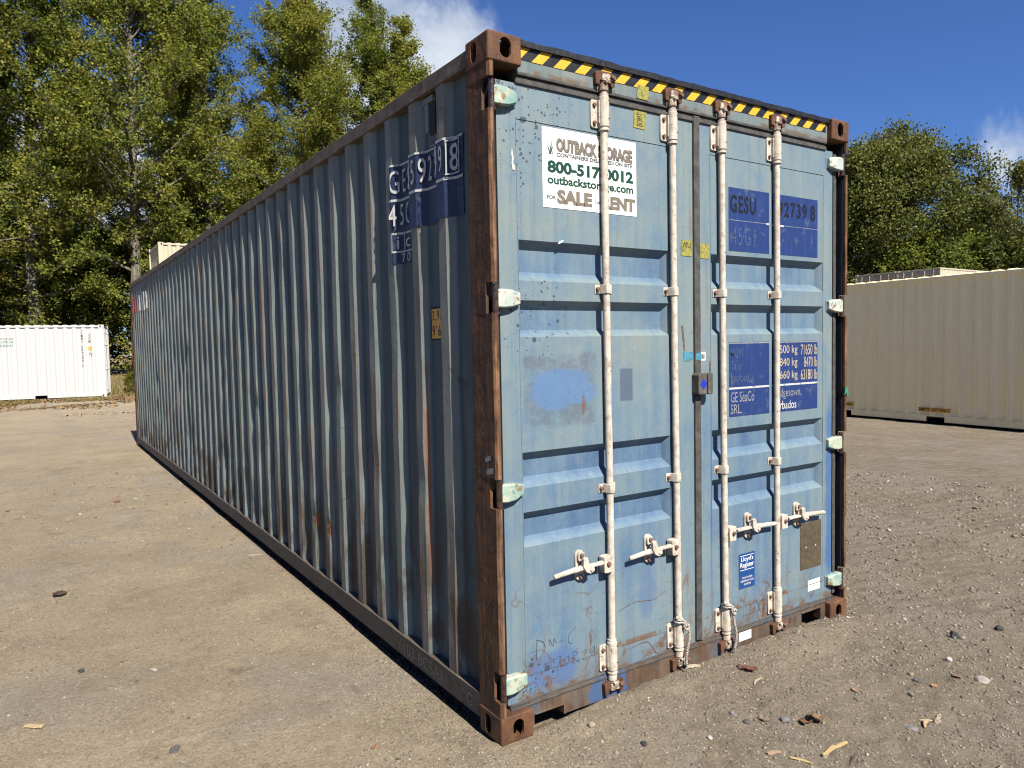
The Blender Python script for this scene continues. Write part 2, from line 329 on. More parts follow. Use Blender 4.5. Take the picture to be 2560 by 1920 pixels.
def mat_rod():
    s = S('cream_lock_rod_paint'); x, y, z = s.xyz()
    a = s.noise(1.0, 4, 0.6, k=(40, 40, 5)); b = s.noise(26, 5, 0.65); g = s.noise(120, 3, 0.6)
    c = s.ramp(b, [(0.22, (0.30, 0.265, 0.215)), (0.5, (0.47, 0.425, 0.36)), (0.8, (0.56, 0.515, 0.45))])
    c = s.mix(s.mul(s.sm(a, 0.58, 0.75), 0.5), c, (0.30, 0.22, 0.14))
    chip = s.sm(s.noise(34, 5, 0.7, 0.4, off=(3, 3, 3)), 0.66, 0.74)
    c = s.mix(s.mul(chip, 0.8), c, (0.12, 0.065, 0.035))
    c = s.mix(s.mul(s.mul(s.sm(z, 2.70, 2.80), s.sm(b, 0.40, 0.5)), 0.85), c, (0.12, 0.05, 0.03))
    c = s.mix(s.mul(s.mul(s.sm(z, 0.13, 0.07), s.sm(b, 0.42, 0.56)), 0.85), c, (0.10, 0.055, 0.035))
    c = s.mix(s.mul(s.blob(x, z, 0.628, 1.40, 0.012, 0.08, 0.8, b, 0.9), 0.7), c, (0.16, 0.24, 0.48))
    return s.end(c, 0.55, 0, s.bump(b, 0.15, 0.002), 0.35)
M['rod'] = mat_rod()
M['bolt'] = plain('rusty_bolt', (0.13, 0.070, 0.045), 0.7, 0, 0.5, 80, 0.4)
def mat_mint(name, c0, c1):
    s = S(name); b = s.noise(24, 5, 0.65, 0.4); g = s.noise(9, 4, 0.6)
    c = s.mix(s.sm(g, 0.35, 0.65), c0, c1)
    c = s.mix(s.mul(s.sm(b, 0.60, 0.70), 0.9), c, (0.24, 0.11, 0.03))
    rr = s.noise(6, 5, 0.7, 0.5, off=(2, 5, 1)); c = s.mix(s.mul(s.sm(rr, 0.60, 0.72), 0.85), c, (0.15, 0.075, 0.035))
    c = s.mix(s.mul(s.sm(b, 0.42, 0.28), 0.8), c, (0.14, 0.17, 0.16))
    return s.end(c, 0.5, 0, s.bump(b, 0.2, 0.002), 0.35)
M['hinge'] = mat_mint('mint_hinge_paint', (0.19, 0.32, 0.29), (0.38, 0.42, 0.32))
M['hinge_w'] = mat_mint('pale_hinge_paint', (0.36, 0.42, 0.38), (0.48, 0.49, 0.41))
def mat_print(name, col, worn, wear=0.5, scale=18, under=None):
    s = S(name); b = s.noise(scale, 6, 0.7, 0.3); a = s.noise(1.0, 4, 0.6, k=(60, 60, 5))
    c = s.mix(s.mul(s.sm(b, 0.62-wear*0.2, 0.74), 0.85), col, worn)
    c = s.mix(s.mul(s.sm(a, 0.5, 0.8), 0.25), c, tuple(min(1, k*1.6+0.02) for k in col))
    return s.end(c, 0.5, 0, None, 0.35)
M['label_blue'] = mat_print('faded_navy_label', (0.0105, 0.030, 0.128), (0.055, 0.080, 0.135), 0.2)
M['label_navy'] = mat_print('scuffed_navy_side_label', (0.016, 0.028, 0.074), (0.075, 0.095, 0.11), 0.35)
M['letter_black'] = plain('black_lettering', (0.004, 0.005, 0.009), 0.5, 0, 0.2)
M['letter_faint'] = plain('ghost_lettering', (0.040, 0.066, 0.150), 0.5, 0, 0.3, 60)
M['letter_grey'] = mat_print('worn_grey_lettering', (0.22, 0.23, 0.25), (0.03, 0.045, 0.10), 0.5, 60)
M['letter_white'] = mat_print('worn_white_lettering', (0.46, 0.47, 0.46), (0.11, 0.13, 0.16), 0.3, 40)
M['letter_cream'] = mat_print('crazed_cream_lettering', (0.36, 0.31, 0.23), (0.03, 0.035, 0.07), 0.45, 70)
M['letter_red'] = mat_print('faded_red_lettering', (0.36, 0.045, 0.035), (0.14, 0.10, 0.12), 0.5, 12)
M['sign_white'] = plain('white_sign_board', (0.68, 0.68, 0.66), 0.4, 0, 0.03, 6)
M['sign_green'] = plain('dark_green_print', (0.009, 0.050, 0.030), 0.4, 0, 0.05)
M['sign_taupe'] = plain('taupe_print', (0.165, 0.138, 0.105), 0.4, 0, 0.05)
M['sign_grey'] = plain('dark_grey_print', (0.075, 0.085, 0.085), 0.4, 0, 0.05)
M['sign_mint'] = plain('pale_green_print', (0.50, 0.66, 0.54), 0.4, 0, 0.05)
M['sign_mid'] = plain('grey_line_print', (0.50, 0.50, 0.47), 0.4, 0, 0.05)
M['haz_y'] = mat_print('hazard_yellow', (0.56, 0.34, 0.022), (0.38, 0.27, 0.07), 0.1)
M['haz_k'] = plain('hazard_black', (0.012, 0.012, 0.013), 0.45, 0, 0.4, 40)
def mat_tape():
    s = S('crackled_yellow_tape'); v = s.vor(42, s.vs(s.co(), (1, 0, 1)), 'DISTANCE_TO_EDGE')
    cr = s.sm(v['Distance'], 0.06, 0.02)
    c = s.mix(s.mul(cr, 0.75), (0.27, 0.25, 0.052), (0.08, 0.085, 0.04))
    return s.end(c, 0.5)
M['tape'] = mat_tape()
M['yellow'] = mat_print('amber_height_label', (0.72, 0.38, 0.055), (0.40, 0.24, 0.06), 0.15)
M['sticker_blue'] = plain('bright_blue_sticker', (0.009, 0.052, 0.19), 0.4, 0, 0.08)
M['diamond'] = plain('royal_blue_diamond', (0.010, 0.030, 0.40), 0.4, 0, 0.05)
M['seal_blue'] = plain('light_blue_seal', (0.055, 0.19, 0.27), 0.4, 0, 0.3, 60)
M['white'] = plain('white_sticker', (0.62, 0.62, 0.60), 0.4, 0, 0.04)
M['peel'] = plain('peeled_white_paper', (0.45, 0.46, 0.42), 0.6, 0, 0.15)
def mat_plate():
    s = S('tarnished_data_plate'); b = s.noise(40, 6, 0.75); g = s.noise(200, 3, 0.7)
    c = s.ramp(s.add(s.mul(b, .6), s.mul(g, .4)), [(0.3, (0.050, 0.041, 0.027)), (0.52, (0.092, 0.075, 0.048)), (0.75, (0.14, 0.116, 0.076))])
    return s.end(c, 0.5, 0.2, s.bump(g, 0.3, 0.001))
M['plate'] = mat_plate()
M['lockbox'] = mat_rust('grey_lock_box_steel', [(0.25, (0.030, 0.028, 0.026)), (0.5, (0.072, 0.069, 0.063)), (0.68, (0.12, 0.117, 0.108)), (0.85, (0.12, 0.072, 0.042))], False, 0, 0.2, 0.4)
M['chalk'] = plain('chalk_scrawl', (0.17, 0.16, 0.145), 0.8, 0, 0.3, 90)
M['pencil'] = plain('dark_scrawl', (0.055, 0.075, 0.10), 0.7, 0, 0.3, 90)
M['primer'] = plain('grey_primer_dab', (0.20, 0.22, 0.22), 0.6, 0, 0.3, 30)
M['rope'] = plain('frayed_white_rope', (0.34, 0.315, 0.275), 0.9, 0, 0.35, 90, 0.8)
M['green_tape'] = plain('torn_green_tape', (0.020, 0.19, 0.12), 0.5, 0, 0.2, 30)
M['timber'] = plain('dark_floor_timber', (0.10, 0.075, 0.05), 0.8, 0, 0.4, 12)

# ---------------------------------------------------------------- mesh helper
class MB:
    def __init__(s): s.v = []; s.f = []; s.mi = []; s.mats = []
    def mid(s, m):
        if m not in s.mats: s.mats.append(m)
        return s.mats.index(m)
    def add(s, vs, fs, m):
        k = len(s.v); i = s.mid(m); s.v += [tuple(p) for p in vs]
        for f in fs: s.f.append(tuple(a+k for a in f)); s.mi.append(i)
        return s
    def box(s, x0, x1, y0, y1, z0, z1, m):
        return s.add([(x0,y0,z0),(x1,y0,z0),(x1,y1,z0),(x0,y1,z0),(x0,y0,z1),(x1,y0,z1),(x1,y1,z1),(x0,y1,z1)],
                     [(3,2,1,0),(4,5,6,7),(0,1,5,4),(1,2,6,5),(2,3,7,6),(3,0,4,7)], m)
    def prism(s, poly, axis, a, b, m):
        """poly: 2D outline in the two other axes, in order; extruded from a to b along axis"""
        n = len(poly)
        def P(u, v, w): return (w, u, v) if axis == 0 else ((u, w, v) if axis == 1 else (u, v, w))
        area = sum(poly[i][0]*poly[(i+1) % n][1]-poly[(i+1) % n][0]*poly[i][1] for i in range(n))
        flip = (area < 0) != (axis == 1)
        vs = [P(u, v, a) for u, v in poly]+[P(u, v, b) for u, v in poly]
        fs = [tuple(range(n-1, -1, -1)), tuple(range(n, 2*n))]+[(i, (i+1) % n, n+(i+1) % n, n+i) for i in range(n)]
        if (b < a) != flip: fs = [tuple(reversed(f)) for f in fs]
        return s.add(vs, fs, m)
    def tube(s, pts, radii, m, n=12, caps=True):
        pts = [Vector(p) for p in pts]
        if isinstance(radii, (int, float)): radii = [radii]*len(pts)
        vs = []; fs = []; up = None
        for i, p in enumerate(pts):
            t = (pts[min(i+1, len(pts)-1)]-pts[max(i-1, 0)])
            if t.length < 1e-9: t = Vector((0, 0, 1))
            t.normalize()
            if up is None: up = t.orthogonal().normalized()
            up = (up-t*up.dot(t))
            if up.length < 1e-6: up = t.orthogonal()
            up.normalize(); w = t.cross(up)
            for k in range(n):
                a = 2*math.pi*k/n; vs.append(p+radii[i]*(math.cos(a)*up+math.sin(a)*w))
        for i in range(len(pts)-1):
            for k in range(n):
                k2 = (k+1) % n; fs.append((i*n+k, i*n+k2, (i+1)*n+k2, (i+1)*n+k))
        if caps:
            fs.append(tuple(range(n-1, -1, -1))); fs.append(tuple(range((len(pts)-1)*n, len(pts)*n)))
        return s.add(vs, fs, m)
    def quad_xz(s, x0, x1, z0, z1, y, m):      # faces -y
        return s.add([(x0,y,z0),(x1,y,z0),(x1,y,z1),(x0,y,z1)], [(0,1,2,3)], m)
    def merge(s, vf, m): return s.add(vf[0], vf[1], m)
    def build(s, name, parent=None, bevel=0, smooth=None, loc=None):
        me = bpy.data.meshes.new(name); me.from_pydata(s.v, [], s.f)
        for m in s.mats: me.materials.append(m)
        if len(s.mats) > 1: me.polygons.foreach_set('material_index', s.mi)
        me.update()
        if smooth: me.shade_smooth(); me.set_sharp_from_angle(angle=R(smooth))
        return link(name, me, parent, bevel, loc)
def link(name, me, parent=None, bevel=0, loc=None):
    o = bpy.data.objects.new(name, me); COL.objects.link(o)
    if parent is not None: o.parent = parent
    if loc: o.location = loc
    if bevel:
        b = o.modifiers.new('bevel', 'BEVEL'); b.width = bevel; b.segments = 2; b.limit_method = 'ANGLE'; b.angle_limit = R(40)
    return o
def empty(name, loc=(0, 0, 0), rz=0, label=None, cat=None, group=None):
    o = bpy.data.objects.new(name, None); COL.objects.link(o); o.location = loc; o.rotation_euler = (0, 0, rz)
    o.empty_display_size = 0.2
    return tag(o, label, cat, group)
def tag(o, label=None, cat=None, group=None, kind=None):
    for k, v in (('label', label), ('category', cat), ('group', group), ('kind', kind)):
        if v: o[k] = v
    return o

_tc = {}
def text_flat(body, bold=0.0, sp=1.0):
    """outline of a line of type, scaled to a unit box: verts (u, v) and faces"""
    if (body, bold, sp) in _tc: return _tc[(body, bold, sp)]
    cu = bpy.data.curves.new('type', 'FONT'); cu.body = body; cu.size = 1; cu.offset = bold; cu.resolution_u = 3
    cu.space_character = sp
    o = bpy.data.objects.new('type', cu); COL.objects.link(o)
    dg = bpy.context.evaluated_depsgraph_get(); me = bpy.data.meshes.new_from_object(o.evaluated_get(dg))
    vs = np.array([v.co[:2] for v in me.vertices]); fs = [tuple(p.vertices) for p in me.polygons]
    bpy.data.objects.remove(o); bpy.data.curves.remove(cu); bpy.data.meshes.remove(me)
    lo, hi = vs.min(0), vs.max(0); vs = (vs-lo)/(hi-lo)
    _tc[(body, bold, sp)] = (vs, fs); return vs, fs
def text_xz(body, x0, x1, z0, z1, y, bold=0.0, skew=0.0, sp=1.0):
    vs, fs = text_flat(body, bold, sp)
    return [(x0+(x1-x0)*u, y, z0+(z1-z0)*v+skew*u) for u, v in vs], fs
def geo_to_side(vf, prof, eps):
    """bend a flat (y, z) drawing onto a corrugated sheet: cut it at every fold, then push it onto the sheet"""
    bm = bmesh.new(); vv = [bm.verts.new((0, a, b)) for a, b in vf[0]]
    for f in vf[1]:
        try: bm.faces.new([vv[i] for i in f])
        except ValueError: pass
    ys = [a for a, b in vf[0]]
    for yb in prof.breaks(min(ys), max(ys)):
        g = bm.verts[:]+bm.edges[:]+bm.faces[:]
        bmesh.ops.bisect_plane(bm, geom=g, plane_co=(0, yb, 0), plane_no=(0, 1, 0), dist=1e-6)
    bm.normal_update()
    bm.verts.index_update()
    out = [(prof.x(v.co.y)-eps, v.co.y, v.co.z) for v in bm.verts]
    fs = []
    for f in bm.faces:
        idx = [v.index for v in f.verts]
        if f.normal.x > 0: idx.reverse()
        fs.append(idx)
    bm.free(); return out, fs
def rect_side(y0, y1, z0, z1): return [(y0, z0), (y1, z0), (y1, z1), (y0, z1)], [(0, 1, 2, 3)]
def text_side(body, y0, y1, z0, z1, bold=0.0, sp=1.0):
    """reads left to right for someone facing the x=0 side, i.e. y falls along the line"""
    vs, fs = text_flat(body, bold, sp)
    return [(y0+(y1-y0)*u, z0+(z1-z0)*v) for u, v in vs], fs

class Prof:
    """trapezoidal corrugation along y: outer face at x0, recess at x0+d"""
    def __init__(s, y0, y1, c0, pitch=0.28, flat=0.068, slope=0.052, x0=0.012, d=0.036):
        s.pts = [(y0, x0+d)]
        n = int(math.floor((y1-0.12-c0)/pitch))+1
        for k in range(n):
            c = c0+k*pitch
            s.pts += [(c-flat/2-slope, x0+d), (c-flat/2, x0), (c+flat/2, x0), (c+flat/2+slope, x0+d)]
        s.pts.append((y1, x0+d)); s.ys = [p[0] for p in s.pts]; s.xs = [p[1] for p in s.pts]
    def x(s, y): return float(np.interp(y, s.ys, s.xs))
    def breaks(s, a, b): return [y for y in s.ys if a+1e-4 < y < b-1e-4]
_rd = random.Random(12)
DENTS = [(2.375, .50, .06, .07, .014), (2.09, .497, .06, .08, .013), (.71, 1.0, .09, .12, .008), (1.27, 1.02, .05, .12, .010), (.43, .80, .08, .16, .007)]+[
    (.43+.28*_rd.randrange(2, 34), _rd.uniform(.3, 2.3), _rd.uniform(.05, .22), _rd.uniform(.06, .22), _rd.uniform(.004, .011)) for _ in range(26)]
def side_mesh(prof, z0, z1, m, nz=1, wob=0.0, mirror=None, seed=0):
    mb = MB(); vs = []; zs = np.linspace(z0, z1, nz+1); n = len(prof.pts)
    for z in zs:
        for (y, x) in prof.pts:
            dx = 0; dy = 0
            if wob:
                e = min(1.0, (z-z0)/0.1, (z1-z)/0.1)
                dx = wob*mnoise.noise((y*1.9, z*1.7, seed))*e + wob*0.8*mnoise.noise((y*9, z*4.0, seed+4))*e
                dy = wob*1.2*mnoise.noise((y*9.0, z*3.0, seed+9))*e
            xx = x+dx
            if wob:
                for (yc, zc, ry, rz, dp) in DENTS: xx += dp*math.exp(-((y-yc)/ry)**2-((z-zc)/rz)**2)
            vs.append(((mirror-xx) if mirror else xx, y+dy, z))
    fs = []
    for i in range(nz):
        for k in range(n-1):
            q = (i*n+k, (i+1)*n+k, (i+1)*n+k+1, i*n+k+1)
            fs.append(q if not mirror else tuple(reversed(q)))
    return mb.add(vs, fs, m)

# ---------------------------------------------------------------- corner casting with real apertures (built once, mirrored into the eight corners)
def casting_mesh():
    def bx(x0, x1, y0, y1, z0, z1, bev=0):
        me = bpy.data.meshes.new('c'); bm = bmesh.new()
        bmesh.ops.create_cube(bm, size=1)
        for v in bm.verts: v.co = ((x0+x1)/2+v.co.x*(x1-x0), (y0+y1)/2+v.co.y*(y1-y0), (z0+z1)/2+v.co.z*(z1-z0))
        if bev: bmesh.ops.bevel(bm, geom=bm.edges[:], offset=bev, segments=3, affect='EDGES', profile=0.5)
        bm.to_mesh(me); bm.free(); return me
    def stadium(axis, cu, cv, hw, hh, a, b):
        pts = []
        for k in range(24):
            t = 2*math.pi*k/24; u = hw*math.cos(t); v = hw*math.sin(t)+(hh-hw)*(1 if math.sin(t) >= 0 else -1)
            pts.append((cu+u, cv+v))
        me = bpy.data.meshes.new('c'); t = MB(); t.prism(pts, axis, a, b, M['casting']); me.from_pydata(t.v, [], t.f)
        bm = bmesh.new(); bm.from_mesh(me); bmesh.ops.recalc_face_normals(bm, faces=bm.faces[:]); bm.to_mesh(me); bm.free(); return me
    base = bpy.data.objects.new('c', bx(0, .162, 0, .178, 0, .118, .009)); COL.objects.link(base)
    cut = [bx(.014, .148, .014, .164, .014, .104), stadium(1, .084, .061, .027, .040, -.05, .06),
           stadium(0, .110, .061, .023, .041, -.05, .06), stadium(2, .084, .098, .03, .055, .06, .2)]
    objs = []
    for me in cut:
        o = bpy.data.objects.new('c', me); COL.objects.link(o); objs.append(o)
        md = base.modifiers.new('b', 'BOOLEAN'); md.operation = 'DIFFERENCE'; md.solver = 'EXACT'; md.object = o
    dg = bpy.context.evaluated_depsgraph_get(); me = bpy.data.meshes.new_from_object(base.evaluated_get(dg))
    for o in objs+[base]: bpy.data.objects.remove(o)
    me.name = 'corner_casting'; return me
CAST = casting_mesh()
_cc = {}
def casting(parent, W, L, H, sx, sy, sz, mat):
    """sx/sy/sz 0 or 1: which of the eight corners"""
    key = (sx, sy, sz, mat.name)
    if key not in _cc:
        me = CAST.copy(); me.name = 'corner_casting'
        f = Matrix.Diagonal((-1 if sx else 1, -1 if sy else 1, 1 if sz else -1, 1))
        me.transform(f)
        if f.determinant() < 0: me.flip_normals()
        me.materials.clear(); me.materials.append(mat); _cc[key] = me
    return link('corner_casting', _cc[key], parent, 0, (W if sx else 0, L if sy else 0, H-.118 if sz else .118))

# ================================================================ ground (setting)
def vnoise2(x, y, seed):
    def h(i, j):
        n = (i*374761393+j*668265263+seed*1274126177) & 0xffffffff
        n = ((n ^ (n >> 13))*1274126177) & 0xffffffff
        return ((n ^ (n >> 16)) & 0xffff)/65535.0
    xi = np.floor(x).astype(np.int64); yi = np.floor(y).astype(np.int64); fx = x-xi; fy = y-yi
    fx = fx*fx*(3-2*fx); fy = fy*fy*(3-2*fy)
    return (h(xi, yi)*(1-fx)+h(xi+1, yi)*fx)*(1-fy)+(h(xi, yi+1)*(1-fx)+h(xi+1, yi+1)*fx)*fy
def sstep(a, b, v): t = np.clip((v-a)/(b-a), 0, 1); return t*t*(3-2*t)
def ground_z(x, y):
    x = np.asarray(x, float); y = np.asarray(y, float)
    r = np.hypot(x-CX, y-CY)
    far = .085*sstep(15, 25, y)*(1-sstep(8, 14, x)) - .055*sstep(8, 13, x)*(1-sstep(20, 40, r)) + .5*sstep(32, 37, y)*(1-sstep(20, 40, np.abs(x)))
    amp = np.clip(1.2-r/60, .3, 1)
    n = .028*(vnoise2(x*.9, y*.9, 1)-.5)+.016*(vnoise2(x*2.7, y*2.7, 2)-.5)+.007*(vnoise2(x*8, y*8, 3)-.5)
    rough = .35+.65*sstep(-.3, 1.2, x-.15*y)
    n += (.014*(vnoise2(x*17, y*17, 4)-.5)+.008*(vnoise2(x*37, y*37, 5)-.5))*rough
    inside = sstep(-.05, .06, x)*(1-sstep(2.38, 2.5, x))*sstep(.03, .12, y)*(1-sstep(12.1, 12.3, y))
    z = far+n*amp*(1-.97*inside) - .006
    # soil pushed up against the right end of the sill
    mound = np.exp(-((x-2.02)/.55)**2)*np.exp(-((y+.04)/.16)**2)*.048
    mound += np.exp(-((x-1.1)/.85)**4)*np.exp(-((y-.02)/.10)**2)*.020
    z = z+mound*(1-.7*inside)-.030*inside
    # little drift of clods beside the left rail
    return z
def build_ground():
    def axis(c, lo, hi, n, near, k):
        t = np.linspace(-1, 1, n); s = np.sinh(t*k)/np.sinh(k)
        return np.where(s < 0, c+s*(c-lo), c+s*(hi-c))
    xs = axis(.6, -220, 320, 480, 0, 7.0); ys = axis(.2, -200, 420, 480, 0, 7.0)
    X, Y = np.meshgrid(xs, ys); Z = ground_z(X, Y)
    nx, ny = len(xs), len(ys)
    co = np.stack([X.ravel(), Y.ravel(), Z.ravel()], 1)
    i = np.arange(ny-1)[:, None]*nx+np.arange(nx-1)[None]; i = i.ravel()
    f = np.stack([i, i+1, i+1+nx, i+nx], 1)
    return mesh_np('ground', co, f)
def mesh_np(name, co, faces):
    k = faces.shape[1]; me = bpy.data.meshes.new(name)
    me.vertices.add(len(co)); me.vertices.foreach_set('co', np.ascontiguousarray(co, np.float32).ravel())
    me.loops.add(faces.size); me.loops.foreach_set('vertex_index', np.ascontiguousarray(faces, np.int32).ravel())
    me.polygons.add(len(faces)); me.polygons.foreach_set('loop_start', np.arange(0, faces.size, k, dtype=np.int32))
    me.update(calc_edges=True); me.validate(); return me
def mat_ground():
    s = S('dusty_gravel_yard'); x, y, z = s.xyz()
    big = s.noise(.35, 5, .55, .4); mid = s.noise(1.7, 6, .6, .5); sm_ = s.noise(9, 6, .65); fine = s.noise(60, 5, .7); grit = s.noise(210, 3, .7)
    tracks = s.noise(1.0, 5, .6, .8, k=(.35, 1.9, 1))
    f = s.add(s.mul(big, .35), s.mul(mid, .35), s.mul(tracks, .3))
    c = s.ramp(f, [(.22, (.170, .140, .104)), (.44, (.228, .190, .142)), (.60, (.268, .224, .166)), (.80, (.300, .254, .190))])
    # greyer, stonier soil to the right of the doors
    right = s.sm(s.add(s.m('SUBTRACT', x, s.mul(y, .10)), s.mul(s.m('SUBTRACT', mid, .5), 1.6)), -.2, 1.1)
    grey = s.ramp(s.add(s.mul(sm_, .5), s.mul(mid, .5)), [(.25, (.112, .095, .072)), (.5, (.172, .147, .112)), (.8, (.230, .200, .156))])
    c = s.mix(s.mul(right, .75), c, grey)
    gp = s.sm(s.noise(.8, 4, .6, .6, off=(4, 2, 0)), .52, .66)
    c = s.mix(s.mul(gp, .70), c, (.205, .188, .164))
    v = s.vor(95, s.vs(s.co(), (1, 1, 1))); vr = s.xyz(v['Color'])
    peb = s.mul(s.m('LESS_THAN', v['Distance'], s.mul(vr[0], .42)), s.m('GREATER_THAN', vr[1], .52))
    pc = s.ramp(vr[2], [(.1, (.10, .092, .085)), (.5, (.25, .22, .185)), (.85, (.42, .375, .30)), (.95, (.55, .51, .45))])
    c = s.mix(s.mul(peb, .72), c, pc)
    v2 = s.vor(38); vr2 = s.xyz(v2['Color'])
    peb2 = s.mul(s.m('LESS_THAN', v2['Distance'], s.mul(vr2[0], .36)), s.m('GREATER_THAN', vr2[1], .80))
    c = s.mix(s.mul(peb2, .7), c, s.ramp(vr2[2], [(.1, (.075, .070, .068)), (.5, (.22, .20, .175)), (.9, (.46, .42, .35))]))
    c = s.mix(s.mul(s.sm(fine, .52, .22), .60), c, (.085, .068, .050))
    c = s.mix(s.mul(s.sm(s.noise(26, 5, .7, off=(1, 4, 0)), .45, .2), .35), c, (.11, .092, .070))
    c = s.mix(s.mul(s.sm(grit, .55, .75), .35), c, (.37, .33, .27))
    # dark oily stain and damp specks
    dk = s.sm(s.noise(2.6, 5, .7, .8, off=(7, 1, 0)), .66, .76)
    c = s.mix(s.mul(dk, .40), c, (.085, .070, .055))
    # humus under the trees
    wood = s.sm(s.add(y, s.mul(s.m('SUBTRACT', mid, .5), 2.2)), 26.5, 28.5)
    c = s.mix(s.mul(wood, .8), c, s.ramp(sm_, [(.35, (.045, .038, .022)), (.55, (.115, .095, .045)), (.7, (.175, .115, .05))]))
    multi = s.noise(2.3, 13, .80, .3, off=(2, 9, 0)); multi2 = s.noise(5.1, 13, .82, 0, off=(8, 3, 0))
    c = s.mix(s.mul(s.sm(multi, .52, .20), .60), c, (.098, .082, .062)); c = s.mix(s.mul(s.sm(multi2, .52, .85), .55), c, (.360, .318, .250))
    g1 = s.noise(78, 4, .75, .2, off=(4, 4, 4)); g2 = s.noise(30, 5, .75, .2, off=(6, 1, 2))
    c = s.mix(s.mul(s.sm(g1, .50, .18), .62), c, (.082, .068, .052)); c = s.mix(s.mul(s.sm(g1, .55, .88), .60), c, (.385, .345, .280))
    c = s.mix(s.mul(s.sm(g2, .46, .15), .45), c, (.105, .088, .068)); c = s.mix(s.mul(s.sm(g2, .60, .90), .40), c, (.350, .315, .255))
    band_ = s.m('SINE', s.mul(s.add(y, s.mul(x, .32), s.mul(mid, .10), s.mul(sm_, .035)), 44.0))
    tread = s.mul(s.sm(x, 2.5, 3.1), s.sm(y, 6.5, 4.0), s.sm(s.noise(.9, 4, .6, .5, off=(5, 5, 0)), .35, .6))
    c = s.mix(s.mul(tread, s.sm(band_, .3, -.9), .35), c, (.120, .102, .080))
    c = s.mix(1.0, c, s.mix(right, (1.92, 1.87, 1.78), (1.66, 1.64, 1.61)), 'MULTIPLY')
    h = s.add(s.mul(g1, .55), s.mul(fine, .45), s.mul(grit, .2), s.mul(sm_, .55), s.mul(peb, .22), s.mul(peb2, .5))
    n = s.bump(s.noise(22, 5, .7, off=(3, 1, 0)), .55, .030); n = s.bump(s.add(multi2, s.mul(tread, band_, .35)), .9, .045, n); n = s.bump(h, 1.0, .030, n)
    return s.end(c, .93, 0, n, .15)
g_me = build_ground(); g_me.materials.append(mat_ground()); g_me.shade_smooth()
ground = link('ground', g_me); tag(ground, kind='structure')

# ================================================================ the blue container
W_, L_, H_ = 2.438, 12.192, 2.896
box = empty('shipping_container', (0, 0, 0), 0,
            'long faded blue shipping container with rusted brown corners and cream lock rods on its doors', 'shipping container')

PROF = Prof(.20, 12.03, .43)
sideL = side_mesh(PROF, .150, 2.838, M['side'], 44, .0042, None, 3).build('side_wall', box)
sideR = side_mesh(PROF, .150, 2.838, M['side'], 2, 0, W_).build('side_wall', box)
# corrugated roof and plain far wall
rp = Prof(.12, 12.07, .30, .30, .09, .06, 0, .022)
mb = MB(); n = len(rp.pts)
mb.add([(xx, y, H_-.012-x) for xx in (.06, 2.378) for (y, x) in rp.pts], [(k, n+k, n+k+1, k+1) for k in range(n-1)], M['rail']); mb.build('roof', box)
MB().box(.07, 2.368, 12.06, 12.10, .15, 2.80, M['side']).build('end_wall', box)
MB().box(.062, 2.376, .12, 12.05, .10, .135, M['timber']).build('floor', box)
def rail_z(y, k): return .006*mnoise.noise((y*1.3, k, 0))
def rail_tube(x0, x1, z0, z1, m, dip, seed):
    mb = MB(); ys = np.linspace(.17, 12.02, 90); vs = []
    for y in ys:
        e = mnoise.noise((y*2.1, seed, 0)); e2 = mnoise.noise((y*7, seed, 3))
        dx = .004*e; dz = dip*e2
        vs += [(x0+dx, y, z0+dz), (x0+dx, y, z1), (x1, y, z1), (x1, y, z0)]
    fs = []
    for i in range(len(ys)-1):
        for k in range(4):
            k2 = (k+1) % 4; fs.append((i*4+k, i*4+4+k, i*4+4+k2, i*4+k2))
    fs += [(0, 1, 2, 3), tuple(len(ys)*4-4+k for k in (3, 2, 1, 0))]
    return mb.add(vs, fs, m)
rail_tube(.003, .066, 2.806, 2.872, M['rail'], .004, 1).build('top_rail', box, .003)
rail_tube(2.372, 2.435, 2.806, 2.872, M['rail'], .004, 2).build('top_rail', box, .003)
def channel_rail(flip):
    X = lambda v: W_-v if flip else v
    mb = MB()
    poly = [(X(.004), .052), (X(.004), .158), (X(.050), .166), (X(.050), .160), (X(.010), .150), (X(.010), .058), (X(.052), .050), (X(.052), .044)]
    n = len(poly); ys = np.linspace(.17, 12.02, 70); vs = []
    for y in ys:
        d = .003*mnoise.noise((y*2.3, 5 if flip else 7, 0))
        for (a, b) in poly: vs.append((a+d, y, b+.4*d))
    fs = []
    for i in range(len(ys)-1):
        for k in range(n):
            q = (i*n+k, i*n+(k+1) % n, (i+1)*n+(k+1) % n, (i+1)*n+k); fs.append(q if flip else tuple(reversed(q)))
    return mb.add(vs, fs, M['brail'])
channel_rail(False).build('bottom_rail', box); channel_rail(True).build('bottom_rail', box)
# soil clods packed under the left rail
# corner posts
HZ = [2.657, 1.848, 1.050, .240]          # hinge heights
def post_front(flip, lip):
    X = lambda v: W_-v if flip else v
    full = [(0.003, .178), (.003, .014), (.010, .003), (lip-.006, .003), (lip, .009), (lip, .022), (.016, .030), (.016, .120), (.075, .120), (.075, .178)]
    cut = [(0.003, .178), (.003, .058), (.016, .058), (.016, .120), (.075, .120), (.075, .178)]
    mb = MB(); zs = [.118]
    segs = []
    for hz in sorted(HZ): segs += [(zs[-1], hz-.062, full), (hz-.062, hz+.062, cut)]; zs.append(hz+.062)
    segs.append((zs[-1], H_-.118, full))
    for a, b, p in segs:
        nz = max(1, int((b-a)/.08))
        for i in range(nz):
            za, zb = a+(b-a)*i/nz, a+(b-a)*(i+1)/nz
            mb.prism([(X(u), v) for u, v in p], 2, za, zb, M['rust'])
    return mb
